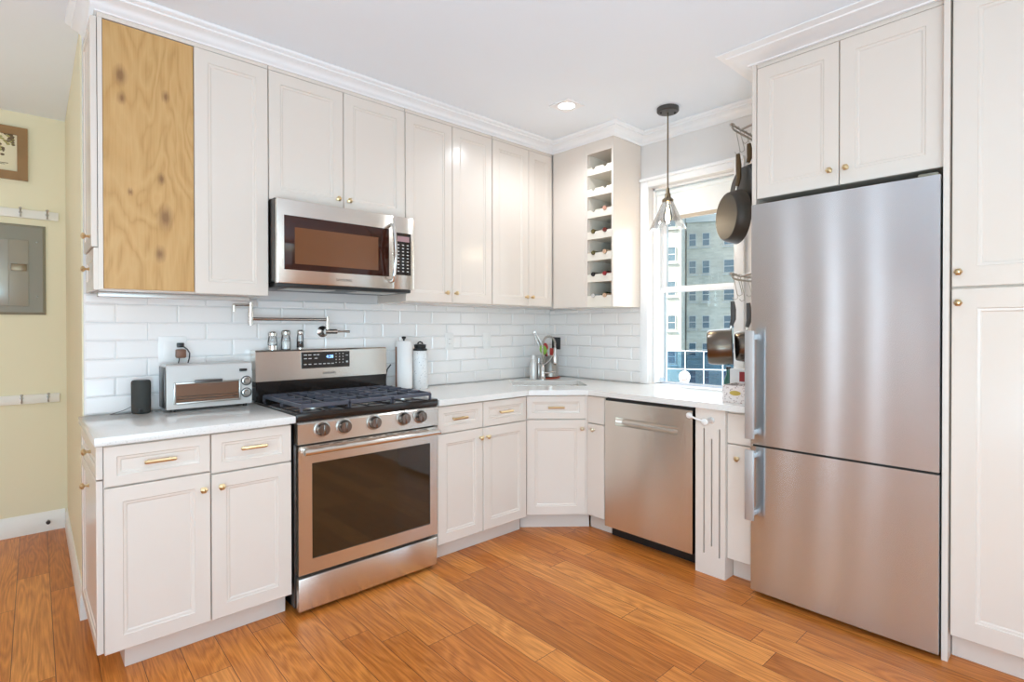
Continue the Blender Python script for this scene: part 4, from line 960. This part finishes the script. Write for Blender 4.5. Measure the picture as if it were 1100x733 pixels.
for k in range(70):
    x = -.12 + .12 * rnd.random() ** .7 ; z = 2.515 - .13 * rnd.random() * (1 if x < -.04 else .5); r = .004 + rnd.random() * .007
    (b if k % 2 else g_).sphere((x, -.0085, z), r, 6, (1, .1, .7))
b.box(-.08, -.025, -.0086, -.007, 2.333, 2.337); b.box(-.1, -.04, -.0086, -.007, 2.326, 2.329)
finish('flowers', b, 'ink', pi_); finish('leaf_pattern', g_, 'leaf', pi_)
ds = thing('door_stop', (.145, 4.55, .06), 'dark-tipped door stop on the hall baseboard', 'door stop')
finish('stem', MB().cyl((.150, 4.5855, .068), (.150, 4.54, .068), .006), 'satin', ds); finish('tip', MB().cyl((.150, 4.541, .068), (.150, 4.525, .068), .012, .010), 'black', ds)

# ------------------------------------------------------------------ the yard beyond the window
gr_ = struct('ground', MB().box(25, 140, -40, 110, -6.2, -6), 'court')
def facade(name, F, x0, x1, z1, label, cols, rows, depth=8):
    t_ = thing(name, F @ Vector(((x0 + x1) / 2, 0, -6)), label, 'building')
    finish('wall', MB(F).box(x0, x1, 0, depth, -6, z1), 'brick', t_); finish('parapet', MB(F).box(x0 - .1, x1 + .1, -.25, depth, z1 + .01, z1 + .9), 'facade_trim', t_)
    for x, w in cols:
        for z in rows:
            b = MB(F); casing_rect(b, x - w / 2 + .08, x + w / 2 - .08, z + .08, z + 1.62, .08, -.10, -.005, True, 0); b.box(x - w / 2 + .08, x + w / 2 - .08, -.08, -.005, z + .84, z + .92); b.box(x - w / 2 - .15, x + w / 2 + .15, -.2, -.005, z - .16, z - .002)
            o = finish('window', b, 'facade_trim', t_, 0); finish('pane', MB(F).box(x - w / 2 + .08, x + w / 2 - .08, -.05, -.01, z + .08, z + 1.62), 'winglass', o, 0)
VD = Vector((math.cos(math.radians(27)), math.sin(math.radians(27)), 0))
FY = Matrix.Translation(VD * 70) @ Matrix.Rotation(math.radians(27) - PI / 2, 4, 'Z')      # faces the kitchen window
facade('apartment_building', FY, -3.0, 34, 14.2, 'long shaded pale brick apartment block beyond the window', [(-2.3, .9), (-.75, .9), (2.3, 2.1), (5.2, .9), (8, 2.1), (11, .9), (14, 2.1), (18, .9)], [-5.6 + 3.36 * k for k in range(6)])
FY2 = FY @ Matrix.Translation((0, -9, 0))
facade('apartment_wing', FY2, -20, -3.15, 18.5, 'nearer sunlit brick wing of the apartment block', [(-4.15, .9), (-6.6, .9), (-9.6, .9)], [-2.7 + 3.7 * k for k in range(5)], 17)
FF = Matrix.Translation(VD * 50) @ Matrix.Rotation(math.radians(27) - PI / 2, 4, 'Z')
fn = thing('court_fence', FF @ Vector((0, 0, -6)), 'tall pale pipe fence with blue screen around the court outside', 'fence')
for k in range(14): finish('post', MB(FF).cyl((-10 + 1.55 * k, 0, -6), (-10 + 1.55 * k, 0, -.72), .05, seg=8), 'fence', fn)
for z in (-.75, -2.35, -4.0): finish('rail', MB(FF).cyl((-10.2, 0, z), (10.3, 0, z), .045, seg=8), 'fence', fn)
finish('screen', MB(FF).box(-10, 10.15, .06, .07, -6, -.75), 'screen', fn, 0)
FK = Matrix.Translation(VD * 46 + Vector((0, 0, .42))) @ Matrix.Rotation(math.radians(27) - PI / 2, 4, 'Z')
bh = thing('basketball_hoop', FK @ Vector((-2.12, 0, -6.42)), 'white fan-shaped basketball backboard outside the window', 'basketball hoop')
HX = -2.12
fan = [(HX - .25, -3.75), (HX + .25, -3.75)] + [(HX + .45 * math.cos(a), -3.1 + .5 * math.sin(a)) for a in [-.5 + (PI + 1.0) * k / 14 for k in range(15)]]
finish('backboard', MB(FK).prism(fan, 0, .06, UPRIGHT), 'white', bh, 20); finish('pole', MB(FK).cyl((HX, .3, -6.42), (HX, .3, -3.4), .07, seg=10), 'fence', bh)
b = MB(FK); casing_rect(b, HX - .17, HX + .17, -3.3, -3.0, .035, -.075, -.061, True, 0); finish('target_square', b, 'black', bh, 0)
finish('rim', MB(FK).tube([(HX + .22 * math.cos(2 * PI * k / 16), -.30 + .22 * math.sin(2 * PI * k / 16), -3.36) for k in range(16)], .018, 6, True), 'tray', bh)
